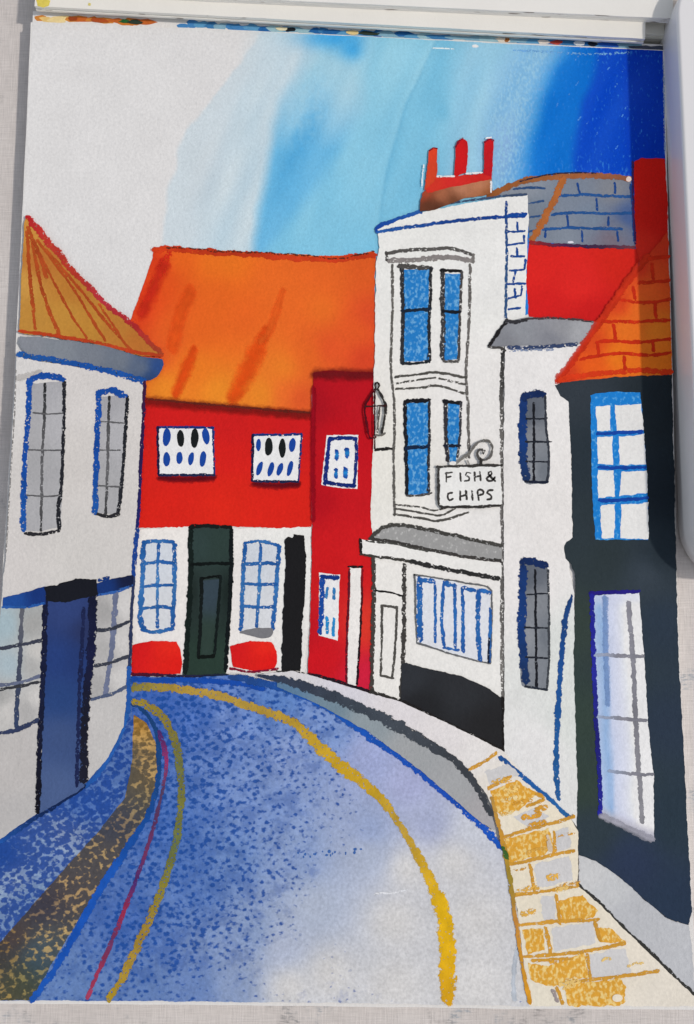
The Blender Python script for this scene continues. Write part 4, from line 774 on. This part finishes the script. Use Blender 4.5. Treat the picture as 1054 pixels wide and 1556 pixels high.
# ================================================================== SIGN AND LANTERN
sg = Paint('painted_sign', label='white hanging sign reading FISH & CHIPS in front of the painted shop')
sg.fill([(665, 709), (760, 707), (762, 740), (763, 765), (757, 770), (690, 771), (668, 769)], (229, 227, 223), rim=1)
sg.line([(663, 709), (700, 708), (762, 707)], 5, (56, 54, 52), .25).line([(666, 709), (666, 740), (667, 766), (674, 771)], 4.5, (58, 56, 54), .25).line([(672, 771), (710, 770), (760, 768)], 5, (52, 50, 48), .25)
lt = Paint('lettering', sg.o)
for p in ([(678, 718), (678, 732)], [(677, 719), (687, 718)], [(678, 725), (685, 724)], [(699, 719), (700, 731)], [(715, 719), (709, 718), (707, 722), (712, 725), (712, 730), (706, 731)], [(721, 718), (721, 731)], [(729, 717), (730, 730)], [(721, 725), (729, 723)],
          [(752, 731), (744, 723), (742, 718), (746, 716), (747, 720), (739, 727), (743, 731), (748, 730), (752, 725)],
          [(687, 749), (681, 750), (680, 756), (683, 760), (688, 758)], [(699, 747), (699, 760)], [(708, 746), (709, 759)], [(699, 754), (709, 752)], [(717, 746), (718, 760)], [(727, 760), (726, 745), (733, 745), (734, 750), (727, 753)], [(748, 745), (742, 745), (740, 749), (746, 753), (746, 758), (740, 759)]):
    lt.line(p, 3.4, (60, 58, 56), .12, wob=.3)
br = Paint('bracket', sg.o, 'curled iron bracket')
br.line([(692, 706), (700, 698), (714, 687), (722, 676), (732, 670), (743, 671), (748, 681), (745, 693), (737, 699), (728, 697), (725, 689), (729, 683), (735, 685), (734, 689)], 5, [(120, 118, 114), (110, 108, 104), (96, 94, 90), (88, 86, 84), (70, 68, 66)], .25).line([(731, 698), (731, 706)], 6, (50, 48, 46), .2)
br.drop(688, 704, 5, 3, (226, 224, 220)).line([(708, 697), (713, 705)], 3, (150, 148, 144), .4)
lam.line([(571, 592), (569, 585), (573, 581), (576, 586), (573, 592)], 3.5, (34, 28, 28), .15).line([(569, 592), (560, 606), (554, 618), (556, 640), (561, 664), (571, 664)], 3.6, (78, 12, 22), .2).line([(574, 591), (581, 604), (586, 617), (584, 638), (579, 658)], 4.5, (46, 44, 42), .25)
lam.line([(555, 617), (570, 617), (586, 616)], 3.2, (54, 30, 30), .3).line([(577, 618), (574, 640), (573, 657)], 3.8, (84, 80, 76), .35).line([(570, 661), (578, 661), (585, 658)], 4, (100, 97, 92), .4).line([(569, 592), (569, 630), (569, 682)], 3, (50, 16, 22), .35).line([(560, 662), (558, 640)], 2.4, (100, 14, 26), .4)

for p in ALL: p.build()

# ================================================================== TABLECLOTH, PADS, CASE
def grid_cloth():
    n = 140; half = 1.4; v = []; f = []
    def g(t): return half*(.22*t+.78*t**3)
    for j in range(n+1):
        for i in range(n+1):
            x, y = g(-1+2*i/n), g(-1+2*j/n)
            z = .0009*noise.noise(Vector((x*14, y*14, 2.)))+.0004*noise.noise(Vector((x*45, y*45, 5.)))
            r = max(abs(x), abs(y)); z = min(z, -.0002) if r < .16 else z-.0002
            v.append((x, y, min(z, .0002)))
    for j in range(n):
        for i in range(n):
            a = j*(n+1)+i; f.append((a, a+1, a+n+2, a+n+1))
    o = mesh_obj('tablecloth', v, f, make_cloth(), None, True)
    o['label'] = 'pale grey linen cloth with faint blue-grey stains lying under the sketchbook'; o['category'] = 'tablecloth'
grid_cloth()

def pad(px0, px1, yl, yr, z0, z1, depth, label, mat, nsheet, seed):
    """a block of paper whose front edge runs from (px0, yl) to (px1, yr) on its top face"""
    rr = random.Random(seed)
    a = Vector((*on(px0, yl, z1), 0)); b = Vector((*on(px1, yr, z1), 0)); u = (b-a).normalized(); w = Vector((-u.y, u.x, 0))
    verts = []; faces = []; dz = (z1-z0)/nsheet
    for k in range(nsheet):
        j0, j1 = rr.uniform(-.00025, .00025), rr.uniform(-.0003, .0003); last = k == nsheet-1
        if last: j0 = j1 = 0
        base = len(verts); n = 40
        fr = [a+u*((b-a).length*i/n)+w*(j0+.00012*noise.noise(Vector((i*.5, seed, k*3.)))) for i in range(n+1)]
        ring = fr+[b+w*depth+u*j1, a+w*depth+u*j1]
        for z in (z0+dz*k+(.00004 if k else 0), z0+dz*(k+1)-.00004):
            for p in ring: verts.append((p.x, p.y, z))
        m = len(ring)
        faces += [[base+i for i in range(m)][::-1], [base+m+i for i in range(m)]]+[[base+i, base+(i+1) % m, base+m+(i+1) % m, base+m+i] for i in range(m)]
    c = (a+b)/2
    o = mesh_obj('paper_pad', [(x-c.x, y-c.y, z-z0) for x, y, z in verts], faces, mat); o.location = (c.x, c.y, z0)
    o['label'] = label; o['category'] = 'paper pad'; o['group'] = 'paper pads stacked behind the sketchbook'
    return o
pad(58, 1009, 12, 53, .0004, ZP+.0010, .16, 'lowest ivory paper pad, its short end showing beside the dark gap above the page', make_pad('ivory_pad_paper', (.74, .72, .64)), 6, 1)
pad(52, 980, 9, 59, ZP+.0010, ZP+.0040, .15, 'middle ivory paper pad, overhanging nearest to the painted page', make_pad('white_pad_paper', (.82, .80, .745)), 4, 2)
pad(60, 1022, -17, 28, ZP+.0040, ZP+.0062, .15, 'topmost white paper pad, set farthest back on its stack', make_pad('bright_pad_paper', (.82, .805, .765)), 3, 3)

pm = Paint('paint_mark')
ZC[0] = ZP+.0040+6e-6
pm.fill([(55, -2), (66, -3), (76, 1), (75, 9), (66, 12), (56, 9)], (214, 196, 90), rim=1, wob=1.5, sp=4)
pm.fill([(134, 4), (138, 5), (137, 9), (133, 8)], (205, 190, 110), rim=1, wob=.5, sp=3)
pm.build()
from mathutils import Matrix
mp = [o for o in COL.objects if o.name.startswith('paper_pad')][1]
pm.o.parent = mp; pm.o.matrix_parent_inverse = Matrix.Translation(-mp.location)

def case():
    import bmesh
    z0, z1 = .0002, ZP+.0127
    xl = on(1022, 420)[0]; yt = on(1030, -12, ZP)[1]; yb = on(1040, 884, z0)[1]
    w, h = .078, yt-yb; r = .017
    def outline(ins):
        pts = []
        for cx_, cy_, a0 in ((xl+r, yb+r, 180), (xl+w-r, yb+r, 270), (xl+w-r, yt-r, 0), (xl+r, yt-r, 90)):
            for k in range(13):
                t = R(a0+90*k/12); pts.append((cx_+(r-ins)*math.cos(t), cy_+(r-ins)*math.sin(t)))
        return pts
    prof = [(.0012, z0), (.0003, z0+.0006), (0., z0+.0016)]
    e = .0011
    H = z1
    for k in range(7): 
        t = R(90*k/6); prof.append((e*(1-math.cos(t)), H-e+e*math.sin(t)))
    cx_, cy_ = xl+w/2, (yt+yb)/2
    V = []; Fc = []
    for ins, z in prof: V += [(x-cx_, y-cy_, z-z0) for x, y in outline(ins)]
    m = 52
    for j in range(len(prof)-1):
        for i in range(m): Fc.append([j*m+i, j*m+(i+1) % m, (j+1)*m+(i+1) % m, (j+1)*m+i])
    Fc += [[i for i in range(m)][::-1], [(len(prof)-1)*m+i for i in range(m)]]
    o = mesh_obj('plastic_case', V, Fc, make_plastic(), None, True); o.location = (cx_, cy_, z0)
    o['label'] = 'glossy white plastic case with rounded corners lying beside the sketchbook'; o['category'] = 'case'
case()

# ================================================================== LIGHT
AZ, EL = R(-4), R(45)
sun = bpy.data.lights.new('sun', 'SUN'); so = link(bpy.data.objects.new('sun', sun))
sd = Vector((math.cos(AZ)*math.cos(EL), math.sin(AZ)*math.cos(EL), math.sin(EL)))
so.rotation_euler = sd.to_track_quat('Z', 'Y').to_euler(); so.location = sd
sun.energy = 2.15; sun.angle = R(2.2); sun.color = (1, .92, .83)
wd = bpy.data.worlds.new('World'); S.world = wd; wd.use_nodes = True
t = wd.node_tree; bg = t.nodes['Background']; sk = t.nodes.new('ShaderNodeTexSky'); sk.sky_type = 'NISHITA'; sk.sun_disc = False
sk.sun_elevation = EL; sk.sun_rotation = R(94); hs = t.nodes.new('ShaderNodeHueSaturation'); hs.inputs['Saturation'].default_value = .3
t.links.new(sk.outputs[0], hs.inputs['Color']); t.links.new(hs.outputs[0], bg.inputs[0]); bg.inputs[1].default_value = .15
S.view_settings.view_transform = 'Standard'; S.view_settings.look = 'None'; S.view_settings.exposure = -.17; S.view_settings.gamma = 1
S.render.engine = 'CYCLES'; S.cycles.transparent_max_bounces = 24
